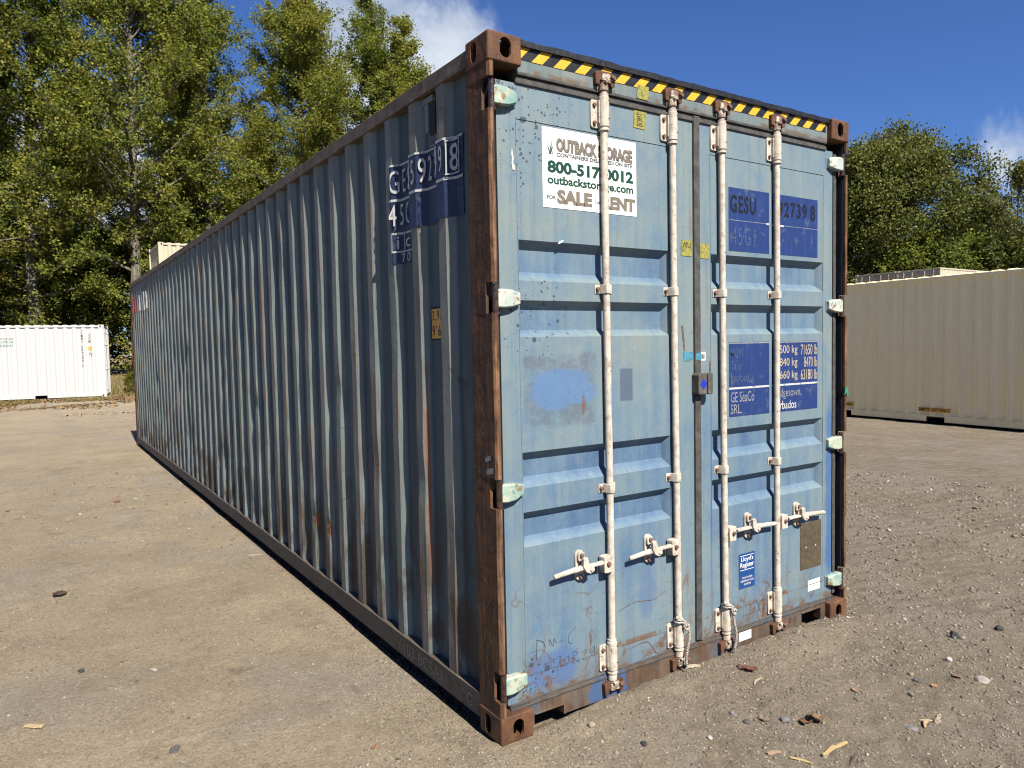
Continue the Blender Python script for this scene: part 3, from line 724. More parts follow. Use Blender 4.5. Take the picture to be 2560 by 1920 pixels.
def weld_post(mb, name):
    o = mb.build(name, box); me = o.data; bm = bmesh.new(); bm.from_mesh(me)
    bmesh.ops.remove_doubles(bm, verts=bm.verts[:], dist=1e-5)
    bad = [f for f in bm.faces if abs(f.normal.z) > .9 and not any(len(e.link_faces) < 3 for e in f.edges)]
    if bad: bmesh.ops.delete(bm, geom=bad, context='FACES')
    for v in bm.verts:
        p = v.co; d = .0035*mnoise.noise((p.x*8, p.y*8, p.z*2.6))+.002*mnoise.noise((p.x*20, p.y*20, p.z*9))
        p.x += d; p.y += d*.7
    bm.to_mesh(me); bm.free(); return o
pl = weld_post(post_front(False, .031), 'corner_post'); pl['label'] = 'flaking dark brown rusted corner post with chalk scrawls'
pr = weld_post(post_front(True, .019), 'corner_post'); pr['label'] = 'rusted post with a dark open channel'
M['navy'] = plain('navy_channel_paint_with_shade', (0.006, 0.010, 0.022), 0.6, 0, 0.5, 14)  # navy paint remains, darkened: the unlit channel's shade is put into the colour
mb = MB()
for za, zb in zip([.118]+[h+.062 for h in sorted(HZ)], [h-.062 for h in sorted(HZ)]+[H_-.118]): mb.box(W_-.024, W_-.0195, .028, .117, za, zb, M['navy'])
mb.box(W_-.075, W_-.020, .112, .119, .118, H_-.118, M['navy']); mb.build('channel_shade_strips', pr)  # strips added over the rust to paint the channel's shade
for flip in (False, True):
    X = (lambda v: W_-v) if flip else (lambda v: v)
    MB().prism([(X(.003), L_-.003), (X(.003), L_-.178), (X(.070), L_-.178), (X(.070), L_-.090), (X(.10), L_-.090), (X(.10), L_-.003)], 2, .118, H_-.118, M['rust']).build('corner_post', box, .003)
    for hz in HZ:
        mb = MB(); px = X(.029)
        mb.tube([(px, .024, hz-.056), (px, .024, hz+.056)], .0135, M['pin'], 12)
        mb.tube([(px, .024, hz-.066), (px, .024, hz-.057)], .018, M['pin'], 12)
        mb.build('hinge_pin', box, 0, 40)
for sx in (0, 1):
    for sy in (0, 1):
        for sz in (0, 1): casting(box, W_, L_, H_, sx, sy, sz, M['casting'])
# header, hazard tape, roof lip, sill
hd = MB().box(.156, 2.282, .034, .10, 2.768, 2.872, M['header']).build('header', box, .003)
mb = MB(); mb.quad_xz(.178, 2.262, 2.8195, 2.8710, .0325, M['haz_k'])
x = .118; k = 0
while x < 2.30:
    pts = [(x, 2.8197), (x+.056, 2.8197), (x+.056+.052, 2.8708), (x+.052, 2.8708)]
    lo, hi = .179, 2.261
    cl = []
    for i in range(4):          # clip the slanted stripe to the tape
        a, b = pts[i], pts[(i+1) % 4]
        for (p, q) in ((a, b),):
            if lo <= p[0] <= hi: cl.append(p)
            for e in (lo, hi):
                if (p[0]-e)*(q[0]-e) < 0: t = (e-p[0])/(q[0]-p[0]); cl.append((e, p[1]+t*(q[1]-p[1])))
    if len(cl) >= 3: mb.add([(a, .0315, b) for a, b in cl], [tuple(range(len(cl)))], M['haz_y'])
    x += .1135; k += 1
mb.build('hazard_tape', hd)
mb = MB(); vs = []; fs = []; xs = np.linspace(.160, 2.278, 80)
for x in xs:
    t = .006*mnoise.noise((x*6, 0, 0))+.004*mnoise.noise((x*19, 2, 0)); b = .0025*mnoise.noise((x*11, 5, 0))
    vs += [(x, .020, 2.871+b), (x, .020, 2.896+t), (x, .13, 2.896+t), (x, .13, 2.871+b)]
for i in range(79):
    for k in range(4):
        k2 = (k+1) % 4; fs.append((i*4+k, i*4+k2, i*4+4+k2, i*4+4+k))
fs += [(3, 2, 1, 0), tuple(79*4+k for k in range(4))]
mb.add(vs, fs, M['tar']).build('roof_lip', box)
mb = MB()
outl = [(.162, .022), (.190, .022), (.190, .068), (.345, .068), (.350, .024), (1.2, .022), (2.052, .022), (2.052, .096), (2.232, .096), (2.232, .024), (2.276, .024), (2.276, .132), (.162, .132)]
mb.prism(outl, 1, .036, .085, M['sill'])
mb.box(.190, .352, .030, .09, .068, .074, M['sill']); mb.box(.346, .354, .030, .14, .026, .074, M['sill']); mb.box(2.046, 2.232, .030, .09, .096, .102, M['sill'])
sill = mb.build('sill', box, .002)
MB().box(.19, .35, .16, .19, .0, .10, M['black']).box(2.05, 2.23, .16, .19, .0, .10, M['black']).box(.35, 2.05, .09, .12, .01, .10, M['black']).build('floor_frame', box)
MB().quad_xz(1.512, 1.612, .064, .112, .0345, M['white']).add([(1.556, .034, .088), (1.564, .034, .087), (1.563, .034, .092)], [(0, 1, 2)], M['letter_black']).build('white_sticker', sill)

# ---- door leaves
REC = [(2.092, 2.054, 1.962, 1.924), (1.842, 1.803, 1.718, 1.688), (1.203, 1.165, 1.094, 1.052), (.948, .913, .836, .798)]
DD = .036
def door_leaf(x0, x1, p0, p1, lean):
    """frame with a pressed sheet: four horizontal troughs, closed at their ends by slanted faces"""
    mb = MB(); m = M['door']; yo, yi = YD, YD+DD
    e = .030
    z0, z1 = .140, 2.726
    levels = [z1]
    for a, b, c_, d in REC: levels += [a, b, c_, d]
    levels.append(z0)
    # side stiles: flat strips
    zz = sorted(set(levels))
    def strip(xa, xb, za, zb, y): mb.quad_xz(xa, xb, za, zb, y, m)
    zl = levels
    for i in range(len(zl)-1):
        hi, lo = zl[i], zl[i+1]
        strip(x0, p0, lo, hi, yo); strip(p1, x1, lo, hi, yo)
    def fl(hi, lo):
        nx = 1; strip(p0, p1, lo, hi, yo)
    fl(z1, REC[0][0]); fl(REC[0][3], REC[1][0]); fl(REC[1][3], REC[2][0]); fl(REC[2][3], REC[3][0]); fl(REC[3][3], z0)
    for a, b, c_, d in REC:
        P = [(p0, yo, a), (p1, yo, a), (p0+e, yi, b), (p1-e, yi, b), (p0+e, yi, c_), (p1-e, yi, c_), (p0, yo, d), (p1, yo, d)]
        mb.add(P, [(2, 3, 1, 0), (4, 5, 3, 2), (6, 7, 5, 4), (6, 4, 2, 0), (3, 5, 7, 1)], m)
    # outer frame edges give the leaf its thickness
    for (xa, xb) in ((x0, x0+.001), (x1-.001, x1)):
        mb.box(xa, xb, yo+.001, .10, z0, z1, m)
    mb.box(x0, x1, yo+.001, .10, z1-.001, z1+.0005, m); mb.box(x0, x1, yo+.001, .10, z0-.0005, z0+.001, m)
    # welded seams: thin raised beads of the frame
    for zz in (2.586, .245):
        mb.box(p0, p1, yo-.003, yo+.001, zz-.003, zz+.003, m)
        mb.box(p0-.0015, p0+.0015, yo-.002, yo+.001, .245, 2.586, m)
        break
    mb.box(p1-.0015, p1+.0015, yo-.002, yo+.001, .245, 2.586, m)
    mb.box(p0, p1, yo-.0025, yo+.001, .2435, .2475, m)
    return mb
dl = door_leaf(.062, 1.196, .156, 1.030, 0).build('door', box); dl['label'] = 'left door leaf with white sale sign'
dr = door_leaf(1.232, 2.345, 1.318, 2.258, 0).build('door', box); dr['label'] = 'right door leaf with navy marking panels'
for o in (dl, dr):
    b = o.modifiers.new('weld', 'WELD'); b.merge_threshold = .0004
# gaskets
def gasket(pts, parent, ribs=True):
    pass
mb = MB()
for (a, b, yy) in ((2.724, 2.742, .036), (2.742, 2.758, .043), (2.758, 2.772, .033)):
    mb.box(.154, 2.276, yy, .10, a, b, M['rubber'])
mb.build('top_gasket', box, .003)
for (xa, xb, door) in ((.070, 1.200, dl), (1.238, 2.36, dr)):
    mb = MB(); mb.box(xa, xb, .040, .10, .126, .141, M['rubber']); mb.box(xa, xb, .032, .10, .116, .126, M['rubber']); mb.box(xa, xb, .030, .036, .141, .152, M['rubber']) if False else None
    mb.build('bottom_gasket', door, .003)
mb = MB(); vs = []
zs = np.linspace(.150, 2.752, 40)
for z in zs:
    d = .002*mnoise.noise((0, 0, z*3)); d2 = .0015*mnoise.noise((4, 0, z*7))
    vs += [(1.191+d, .048, z), (1.193+d, .034+d2, z), (1.233+d, .034+d2, z), (1.237+d, .048, z)]
fs = [(i*4+k, i*4+k+1, i*4+5+k, i*4+4+k) for i in range(39) for k in range(3)]
mb.add(vs, fs, M['rubber']); mb.box(1.19, 1.238, .05, .10, .15, 2.75, M['rubber'])
mb.build('centre_gasket', dr)
MB().box(2.347, 2.392, .050, .098, .15, 2.715, M['rubber']).box(2.352, 2.372, .042, .052, .15, 2.715, M['rubber']).build('edge_gasket', dr, .002)
MB().box(.040, .060, .060, .098, .15, 2.715, M['rubber']).build('edge_gasket', dl, .002)

# hinges
def hinge(door, hz, flip, mat, k):
    X = (lambda v: W_-v) if flip else (lambda v: v)
    r = random.Random(k); t = r.uniform(-.004, .004)
    # blade: thick at the pin, thinning and tapering towards the door
    A = [(.030, .012, hz-.040), (.030, .012, hz+.036), (.066, .006, hz+.036), (.066, .006, hz-.042), ]
    xs = [.028, .062, .105, .150]; tops = [.036, .036, .034, .024]; bots = [-.040, -.042, -.038, -.024+t]; fr = [.014, .009, .013, .024]
    vs = []
    for x, tp, bt, f in zip(xs, tops, bots, fr):
        ch = .006
        vs += [(X(x), f+ch, hz+tp), (X(x), f, hz+tp-ch), (X(x), f, hz+bt+ch), (X(x), f+ch, hz+bt), (X(x), YD+.002, hz+bt), (X(x), YD+.002, hz+tp)]
    fs = []
    n = 6
    for i in range(3):
        for q in range(n):
            a = (i*n+q, i*n+(q+1) % n, (i+1)*n+(q+1) % n, (i+1)*n+q); fs.append(a if not flip else tuple(reversed(a)))
    c0 = tuple(range(n-1, -1, -1)); c1 = tuple(range(3*n, 4*n))
    fs += [c0, c1] if not flip else [tuple(reversed(c0)), tuple(reversed(c1))]
    bm_ = MB().add(vs, fs, mat)
    # weld fillet on the leaf
    bm_.prism([(X(.066), hz-.050), (X(.155), hz-.034), (X(.158), hz+.028), (X(.066), hz+.043)], 1, YD-.003, YD+.002, M['door'])
    return bm_.build('hinge', door, .0015)
for i, hz in enumerate(HZ):
    h = hinge(dl, hz, False, M['hinge'] if i != 1 else M['hinge_w'], i)
    h = hinge(dr, hz, True, M['hinge_w'] if i < 2 else M['hinge'], 9+i)

# lock rods and their fittings
YR, RR = .0225, .0165
RODS = [(.612, .619, dl, -1), (1.033, 1.050, dl, -1), (1.375, 1.396, dr, 1), (1.809, 1.818, dr, 1)]
HANDLE = [(.668, .290), (.672, .725), (.672, 1.783), (.672, 2.218)]
def disc(mb, x, z, y0, y1, r, m, n=12): mb.tube([(x, y0, z), (x, y1, z)], r, m, n)
def rrect(cx, cz, w, h, r, n=4):
    pts = []
    for (sx, sz, a0) in ((1, 1, 0), (-1, 1, 90), (-1, -1, 180), (1, -1, 270)):
        for k in range(n+1):
            a = R(a0+90*k/n); pts.append((cx+sx*(w/2-r)+r*math.cos(a), cz+sz*(h/2-r)+r*math.sin(a)))
    return pts
for i, (xt, xb, door, hs) in enumerate(RODS):
    rx = lambda z: xb+(xt-xb)*(z-.1)/2.7 + .0022*math.sin(z*2.1+i)
    zs = np.linspace(.10, 2.80, 28)
    rod = MB().tube([(rx(z), YR, z) for z in zs], RR, M['rod'], 18).build('lock_rod', door, 0, 50)
    # long sleeve guides at top and bottom
    for zc, top in ((2.672, True), (.225, False)):
        x = rx(zc); mb = MB()
        mb.tube([(x, YR, zc-.074), (x, YR, zc-.066), (x, YR, zc-.064), (x, YR, zc+.064), (x, YR, zc+.066), (x, YR, zc+.078)],
                [.0205, .0205, .0245, .0245, .0215, .0215], M['rod'], 20)
        mb.tube([(x, YR, zc-.082), (x, YR, zc-.074)], [.0245, .0245], M['rod'], 20)
        z0, z1 = zc-.062, zc+.060
        mb.prism(rrect(x-.034, zc-.008, .056, .122, .012), 1, YD-.009, YD+.001, M['rod'])
        mb.prism([(x-.028, zc-.05), (x-.006, zc-.05), (x-.006, zc+.05), (x-.028, zc+.05)], 1, YR-.002, YD, M['rod'])
        for dz in (-.048, .030):
            disc(mb, x-.044, zc+dz, YD-.019, YD-.008, .0095, M['bolt'], 6)
            disc(mb, x+.012, zc+dz+.018, YR-.0245, YR-.010, .0035, M['black'], 8)
        mb.build('rod_guide', door, .002, 45)
    # strap clamps
    for zc in (1.897, 1.000):
        x = rx(zc); mb = MB()
        pl_ = [(x-.050, YD-.004), (x-.024, YD-.004), (x-.020, YR-.004), (x-.013, YR-.019), (x, YR-.0215), (x+.013, YR-.019), (x+.020, YR-.004), (x+.024, YD-.004), (x+.050, YD-.004),
               (x+.050, YD), (x-.050, YD)]
        mb.prism(pl_, 2, zc-.020, zc+.020, M['rod'])
        disc(mb, x-.037, zc, YD-.016, YD-.003, .010, M['bolt'], 6); disc(mb, x+.037, zc+.002, YD-.008, YD-.003, .005, M['black'], 8)
        mb.build('rod_clamp', door, .0015, 40)
    # cams
    for zc, top in ((2.818, True), (.082, False)):
        x = rx(zc); mb = MB(); sgn = 1 if top else -1
        mb.tube([(x, YR, zc-.055*sgn), (x, YR, zc-.030*sgn), (x, YR, zc-.026*sgn), (x, YR, zc-.012*sgn)], [.0215, .0215, .016, .016], M['rod'], 14)
        mb.tube([(x, YR, zc-.014*sgn), (x, YR, zc+.018*sgn)], [.021, .017], M['rod'], 10)
        # hooked cam nose
        nose = [(x-.004, zc-.014), (x+.028, zc-.020), (x+.046, zc-.006), (x+.050, zc+.012), (x+.036, zc+.010), (x+.026, zc+.022), (x-.006, zc+.018)]
        mb.prism(nose, 1, YR-.012, YR+.014, M['rod'])
        disc(mb, x+.037, zc+.006, YR-.026, YR-.004, .008, M['bolt'], 8)
        disc(mb, x-.004, zc-.022*sgn, YR-.030, YR-.012, .007, M['rod'], 8)
        mb.build('cam', door, .002, 45)
    for zc, par in ((2.818, hd), (.082, sill)):
        x = rx(zc); mb = MB()
        yb = .034 if par is hd else .036
        mb.prism([(x-.050, zc-.030), (x-.026, zc-.036), (x-.026, zc-.012), (x+.030, zc-.014), (x+.040, zc-.036), (x+.058, zc-.030), (x+.060, zc+.022), (x+.030, zc+.030), (x-.030, zc+.028), (x-.052, zc+.020)], 1, .012, yb+.002, M['casting'])
        disc(mb, x+.050, zc+.004, .0, .016, .010, M['bolt'], 8)
        mb.build('cam_keeper', par, .003)
    # handle: hub on the rod, bar with flattened grip, catch on the door
    zh, xe = HANDLE[i]; x = rx(zh); s_ = hs
    hub = MB()
    hub.prism(rrect(x+s_*.034, zh-.008, .050, .076, .008), 1, YR-.026, YR+.014, M['rod'])
    disc(hub, x+s_*.036, zh-.004, YR-.036, YR-.025, .010, M['bolt'], 10)
    hub.prism(rrect(x+s_*.030, zh-.040, .020, .018, .005), 1, YR-.018, YR+.010, M['rod'])
    hub.build('handle_hub', door, .002, 40)
    Lh = abs(xe-x)-.045; mb = MB()
    sec = [(.045, .013, -.018, .0), (.16, .0115, -.016, .0), (.30, .012, -.014, .0), (.42, .013, -.012, .003), (.50, .017, -.014, .0), (.60, .017, -.014, .0), (.66, .0165, -.010, -.001), (.97, .0150, -.008, -.001), (1.0, .0110, -.007, -.001)]
    vs = []; fs = []
    for (t, hw, ya, yb) in [(a, b_*.80, c_-.010, d_-.012) for a, b_, c_, d_ in sec]:
        xx = x+s_*(.05+t*Lh); zz = zh+.004-(.016*t if hs < 0 else .014*t)+.004*math.sin(t*math.pi)
        vs += [(xx, YR+ya-.004, zz-hw*.6), (xx, YR+ya-.006, zz), (xx, YR+ya-.004, zz+hw*.6), (xx, YR+yb, zz+hw), (xx, YR+yb+.004, zz), (xx, YR+yb, zz-hw)]
    n = 6
    for a in range(len(sec)-1):
        for q in range(n):
            f_ = (a*n+q, a*n+(q+1) % n, (a+1)*n+(q+1) % n, (a+1)*n+q); fs.append(f_ if s_ < 0 else tuple(reversed(f_)))
    e0 = tuple(range(n)); e1 = tuple(reversed(range((len(sec)-1)*n, len(sec)*n)))
    fs += [tuple(reversed(e0)), tuple(reversed(e1))] if s_ < 0 else [e0, e1]
    mb.add(vs, fs, M['rod']).build('handle', door, .002, 50)
    xc = {0: .447, 1: .864, 2: 1.583, 3: 2.000}[i]; zc = zh+.006; mb = MB()
    mb.prism(rrect(xc, zc, .046, .136, .022, 6), 1, YD-.012, YD+.001, M['rod'])
    mb.prism(rrect(xc, zc+.040, .036, .046, .017, 5), 1, YD-.026, YD-.010, M['rod'])
    disc(mb, xc, zc+.046, YD-.034, YD-.024, .0105, M['bolt'], 8); disc(mb, xc+.002, zc-.052, YD-.024, YD-.010, .0105, M['bolt'], 8)
    # swinging hasp over the bar
    hx = 1 if s_ < 0 else 1
    mb.prism([(xc-.012, zc+.040), (xc+.010, zc+.044), (xc+.020, zc+.006), (xc+.046, zc-.002), (xc+.050, zc-.022), (xc+.026, zc-.034), (xc+.002, zc-.022), (xc-.014, zc+.004)], 1, YR-.036, YR-.018, M['rod'])
    disc(mb, xc+.028, zc-.016, YR-.042, YR-.034, .007, M['rod'], 10)
    mb.build('handle_catch', door, .0025, 45)

# ---- printed things on the doors
YP = YD-.0015
def T(mb, body, x0, x1, z0, z1, mat, bold=0.0, skew=0.0, y=None, sp=1.0): mb.merge(text_xz(body, x0, x1, z0, z1, y if y else YP-.0012, bold, skew, sp), mat)
# sale sign
mb = MB(); X0, X1, Z0, Z1 = .287, .820, 2.237, 2.572
mb.box(X0, X1, YP-.0005, YD+.0005, Z0, Z1, M['sign_white'])
def sx(u): return X0+(X1-X0)*u
def sz(v): return Z1-(Z1-Z0)*v
rg = random.Random(3)
def blade(x0, z0, x1, z1, w, m, y):
    mx_, mz = (x0+x1)/2+(z1-z0)*.06*rg.choice((-1, 1)), (z0+z1)/2
    mb.add([(x0-w, y, z0), (x0+w, y, z0), (mx_+w*.8, y, mz), (x1, y, z1), (mx_-w*.8, y, mz)], [(0, 1, 2, 3, 4)], m)
for k in range(26):      # tall pale grass drawn behind the lettering
    u = rg.uniform(.30, .92); blade(sx(u), sz(.985), sx(u+rg.uniform(-.22, .22)), sz(rg.uniform(.35, .62)), .0016, M['sign_mint'] if rg.random() < .6 else M['sign_mid'], YP-.0008-.00001*k)
for k in range(13):
    u = .085+rg.uniform(-.02, .02); blade(sx(u), sz(.335), sx(.075+rg.uniform(-.06, .06)), sz(rg.uniform(.12, .22)), .0014, M['sign_green'] if k % 2 else M['sign_grey'], YP-.0009-.00001*k)
T(mb, 'OUTBACK STORAGE', sx(.143), sx(.957), sz(.292), sz(.120), M['sign_grey'], .055, 0, YP-.0012)
T(mb, 'OUTBACK STORAGE', sx(.138), sx(.950), sz(.284), sz(.112), M['sign_taupe'], .045, 0, YP-.0016)
T(mb, 'CONTAINERS DELIVERED ON SITE', sx(.140), sx(.957), sz(.352), sz(.298), M['sign_grey'], .04)
T(mb, '800-517-0012', sx(.048), sx(.963), sz(.565), sz(.405), M['sign_green'], .045)
T(mb, 'outbackstorage.com', sx(.046), sx(.963), sz(.735), sz(.590), M['sign_green'], .032)
T(mb, 'FOR', sx(.040), sx(.130), sz(.895), sz(.845), M['sign_grey'], .030)
T(mb, 'SALE', sx(.140), sx(.505), sz(.945), sz(.760), M['sign_taupe'], .060)
T(mb, 'OR', sx(.530), sx(.590), sz(.895), sz(.855), M['sign_grey'], .030)
T(mb, 'RENT', sx(.612), sx(.985), sz(.945), sz(.770), M['sign_taupe'], .060)
so = mb.build('sale_sign', dl)
# owner's marking panels on the right leaf
mb = MB()
for a, b in ((1.455, 1.776), (1.800, 2.204)): mb.quad_xz(a, b, 2.116, 2.438, YP, M['label_blue'])
for a, b in ((1.455, 1.776), (1.800, 2.204)): mb.quad_xz(a, b, 2.2720, 2.2745, YP-.0006, M['letter_grey'])
mb.quad_xz(1.752, 1.776, 2.268, 2.277, YP-.0009, M['letter_white']); mb.quad_xz(1.800, 1.90, 2.2665, 2.275, YP-.0009, M['letter_white'])
T(mb, 'GESU', 1.466, 1.668, 2.312, 2.402, M['letter_black'], .026, 0, None, 1.2)
T(mb, '592739', 1.800, 2.104, 2.320, 2.404, M['letter_black'], .026, 0, None, 1.2)
T(mb, '8', 2.136, 2.180, 2.318, 2.406, M['letter_black'], .026)
T(mb, '45G1', 1.478, 1.660, 2.146, 2.240, M['letter_faint'], .004, 0, None, 1.3)
mb.build('marking_panel', dr)
mb = MB()
for a, b in ((1.453, 1.776), (1.800, 2.206)):
    mb.quad_xz(a, b, 1.262, 1.648, YP, M['label_blue'])
    mb.quad_xz(a, b, 1.640, 1.646, YP-.0006, M['letter_grey']); mb.quad_xz(a, b, 1.404, 1.414, YP-.0006, M['letter_white'])
for (t, a, b, z0, z1) in (('MGW', 1.464, 1.570, 1.566, 1.620), ('Tare', 1.464, 1.545, 1.500, 1.552), ('Payload', 1.464, 1.605, 1.425, 1.487)):
    T(mb, t, a, b, z0, z1, M['letter_faint'], .01)
for (t, t2, z0, a2) in (('32500 kg', '71650 lb', 1.568, 2.050), ('3840 kg', '8470 lb', 1.498, 2.080), ('28660 kg', '63180 lb', 1.428, 2.050)):
    T(mb, t, 1.806 if len(t) > 7 else 1.836, 2.020, z0, z0+.058, M['letter_cream'], .006)
    T(mb, t2, a2, 2.200, z0+.002, z0+.060, M['letter_cream'], .006)
T(mb, 'GE SeaCo', 1.464, 1.650, 1.336, 1.390, M['letter_grey'], .0); T(mb, 'SRL.', 1.464, 1.552, 1.276, 1.326, M['letter_grey'], .0)
T(mb, 'Bridgetown,', 1.812, 2.055, 1.330, 1.390, M['letter_grey'], .0); T(mb, 'Barbados', 1.812, 2.010, 1.276, 1.322, M['letter_white'], .004)
mb.build('marking_panel', dr)
# register sticker
mb = MB(); mb.quad_xz(1.524, 1.652, .340, .528, YP, M['sticker_blue'])
mb.quad_xz(1.535, 1.643, .514, .517, YP-.0006, M['white']); mb.quad_xz(1.535, 1.643, .437, .440, YP-.0006, M['white'])
T(mb, "Lloyd's", 1.542, 1.638, .480, .510, M['white'], .012); T(mb, 'Register', 1.535, 1.643, .445, .479, M['white'], .012)
T(mb, 'CONTAINER', 1.548, 1.632, .392, .402, M['white'], .004); T(mb, 'CERTIFICATION', 1.536, 1.642, .374, .384, M['white'], .004); T(mb, 'SCHEME', 1.562, 1.618, .356, .366, M['white'], .004)
mb.build('register_sticker', dr)
mb = MB().box(2.048, 2.243, YD-.003, YD, .343, .612, M['plate'])
for x in (2.10, 2.19): disc(mb, x, .468, YD-.0045, YD-.002, .004, M['white'], 8)
mb.build('data_plate', dr, .001)
MB().quad_xz(2.120, 2.236, .207, .271, YP, M['white']).build('white_sticker', dr)
# lock box over the seam
lb = MB().prism(rrect(1.228, 1.446, .098, .104, .012), 1, -.002, YD, M['lockbox'])
lb.prism(rrect(1.252, 1.448, .034, .108, .010), 1, -.012, .0, M['lockbox'])
lb.add([(1.212, -.0030, 1.474), (1.188, -.0030, 1.446), (1.212, -.0030, 1.418), (1.236, -.0030, 1.446)], [(0, 1, 2, 3)], M['diamond'])
lb.build('lock_box', dr, .004)
# tapes
def tape(door, quad, y, scr=None):
    mb = MB(); mb.add([(a, y, b) for a, b in quad], [(0, 1, 2, 3)], M['tape'])
    if scr:
        t, x0, x1, z0, z1 = scr; vs, fs = text_flat(t, -.008)
        mb.add([(x0+(x1-x0)*(1-v), y-.0006, z0+(z1-z0)*u) for u, v in vs], [tuple(reversed(f)) for f in fs] if False else fs, M['letter_black'])
    return mb.build('tape_strip', door)
tape(hd, [(.818, 2.772), (.888, 2.770), (.892, 2.832), (.822, 2.834)], .0300)
tape(dl, [(.806, 2.642), (.878, 2.640), (.888, 2.722), (.812, 2.724)], YP-.001, ('BOMT', .826, .862, 2.652, 2.71))
mb = MB().add([(a, YP-.001, b) for a, b in ((1.108, 2.074), (1.186, 2.072), (1.187, 2.150), (1.111, 2.152))], [(0, 1, 2, 3)], M['tape'])
T(mb, 'WPLA', 1.120, 1.180, 2.112, 2.140, M['letter_black'], -.004, 0, YP-.0016); mb.build('tape_strip', dl)
tape(dr, [(1.240, 2.068), (1.308, 2.066), (1.310, 2.139), (1.240, 2.141)], YP-.001)
mb = MB().add([(a, YP-.001, b) for a, b in ((1.124, 1.563), (1.160, 1.560), (1.186, 1.572), (1.189, 1.604), (1.150, 1.606), (1.122, 1.609))], [(0, 1, 2, 3, 4, 5)], M['seal_blue'])
mb.build('torn_seal', dl)
mb = MB().add([(a, .0330, b) for a, b in ((1.196, 1.566), (1.236, 1.562), (1.236, 1.600), (1.200, 1.598))], [(0, 1, 2, 3)], M['seal_blue'])
mb.quad_xz(1.236, 1.276, 1.560, 1.603, YP-.001, M['white'])
for k in range(7): mb.quad_xz(1.246+k*.0036, 1.2475+k*.0036+.0006*(k % 3), 1.568, 1.592, YP-.0016, M['letter_black'])
mb.build('torn_seal', dr)
# white paper scraps left of the sign and a nick below it
mb = MB().add([(a, YP-.001, b) for a, b in ((.134, 2.466), (.142, 2.420), (.139, 2.400), (.148, 2.392), (.147, 2.372), (.135, 2.374), (.131, 2.398), (.133, 2.420), (.130, 2.440))], [tuple(range(9))[::-1]], M['peel']); mb.build('paper_scrap', dl)
mb = MB().add([(a, YP-.001, b) for a, b in ((.362, 2.084), (.372, 2.098), (.396, 2.104), (.384, 2.092))], [(0, 1, 2, 3)], M['white']); mb.build('paper_scrap', dl)
# brown tape remains beside the seam, scrawls
for (x0, z0, x1, z1, w, d_) in ((1.108, 1.735, 1.124, 1.612, .012, dl), (1.306, 1.555, 1.302, 1.400, .008, dr)):
    MB().add([(x0, YP-.0008, z0), (x0+w, YP-.0008, z0), (x1+w*.8, YP-.0008, z1), (x1, YP-.0008, z1)], [(3, 2, 1, 0)], M['bolt']).build('tape_residue', d_)
def scrawl(parent, strokes, mat, w, plane, off):
    for st in strokes:
        mb = MB()
        P = [Vector((a, 0, b)) for a, b in st]
        fine_ = []
        for i in range(len(P)-1):
            p0, p1, p2, p3 = P[max(i-1, 0)], P[i], P[i+1], P[min(i+2, len(P)-1)]
            for k in range(6):
                t = k/6; fine_.append(.5*((2*p1)+(-p0+p2)*t+(2*p0-5*p1+4*p2-p3)*t*t+(-p0+3*p1-3*p2+p3)*t**3))
        fine_.append(P[-1]); vs = []
        for i, q in enumerate(fine_):
            tg = (fine_[min(i+1, len(fine_)-1)]-fine_[max(i-1, 0)]).normalized(); nn = Vector((-tg.z, 0, tg.x))*w*(.5+.5*abs(math.sin(i*1.3)))
            for sg in (1, -1):
                c = q+nn*sg
                vs.append((c.x, off, c.z) if plane == 'xz' else (off, c.x, c.z))
        mb.add(vs, [(2*i, 2*i+1, 2*i+3, 2*i+2) for i in range(len(fine_)-1)], mat)
        mb.build('scrawl', parent)
scrawl(dl, [[(.215, .385), (.212, .30)], [(.212, .388), (.245, .372), (.258, .340), (.225, .298)], [(.280, .345), (.282, .375), (.300, .340), (.305, .372), (.320, .345)], [(.335, .352), (.352, .352)],
            [(.425, .395), (.392, .370), (.385, .340), (.405, .325)],
            [(.30, .275), (.34, .285), (.325, .235)], [(.36, .262), (.385, .275), (.38, .240), (.355, .240), (.362, .262)], [(.41, .230), (.412, .285), (.435, .275), (.415, .258), (.445, .232)],
            [(.462, .270), (.485, .278), (.468, .238), (.495, .236)], [(.525, .285), (.508, .262), (.53, .262), (.535, .282), (.532, .235)]], M['pencil'], .0016, 'xz', YP-.0006)
scrawl(dr, [[(1.60, .215), (1.66, .255), (1.70, .185)], [(1.56, .19), (1.72, .20)]], M['pencil'], .0014, 'xz', YP-.0006)
scrawl(dl, [[(1.005-.26, .215), (.86, .222), (.93, .150), (1.00-.02, .235)], [(.68, .41), (.79, .432), (.90, .420), (.985, .447)]], M['bolt'], .0016, 'xz', YP-.0007)

# ---- markings on the long side
def side_part(name, bits, parent=sideL, eps0=.0035):
    mb = MB()
    for k, (vf, m) in enumerate(bits): mb.merge(geo_to_side(vf, PROF, eps0+.0012*k), m)
    return mb.build(name, parent)
bits = [(rect_side(.978, .285, 2.388, 2.570), M['label_navy']), (rect_side(.978, .745, 2.236, 2.3885), M['label_navy']), (rect_side(.745, .285, 2.225, 2.3885), M['label_navy']),
        (rect_side(.978, .285, 2.560, 2.570), M['letter_white']), (rect_side(.978, .285, 2.386, 2.398), M['letter_white'])]
def TS(t, y0, y1, z0, z1, m, b=.002, sp=1.35): bits.append((text_side(t, y0, y1, z0, z1, b, sp), m))
TS('GES', .965, .795, 2.425, 2.540, M['letter_white']); TS('U', .770, .735, 2.425, 2.540, M['letter_white'])
TS('5927', .715, .505, 2.425, 2.540, M['letter_white']); TS('39', .475, .400, 2.425, 2.540, M['letter_white']); TS('8', .365, .315, 2.420, 2.540, M['letter_white'])
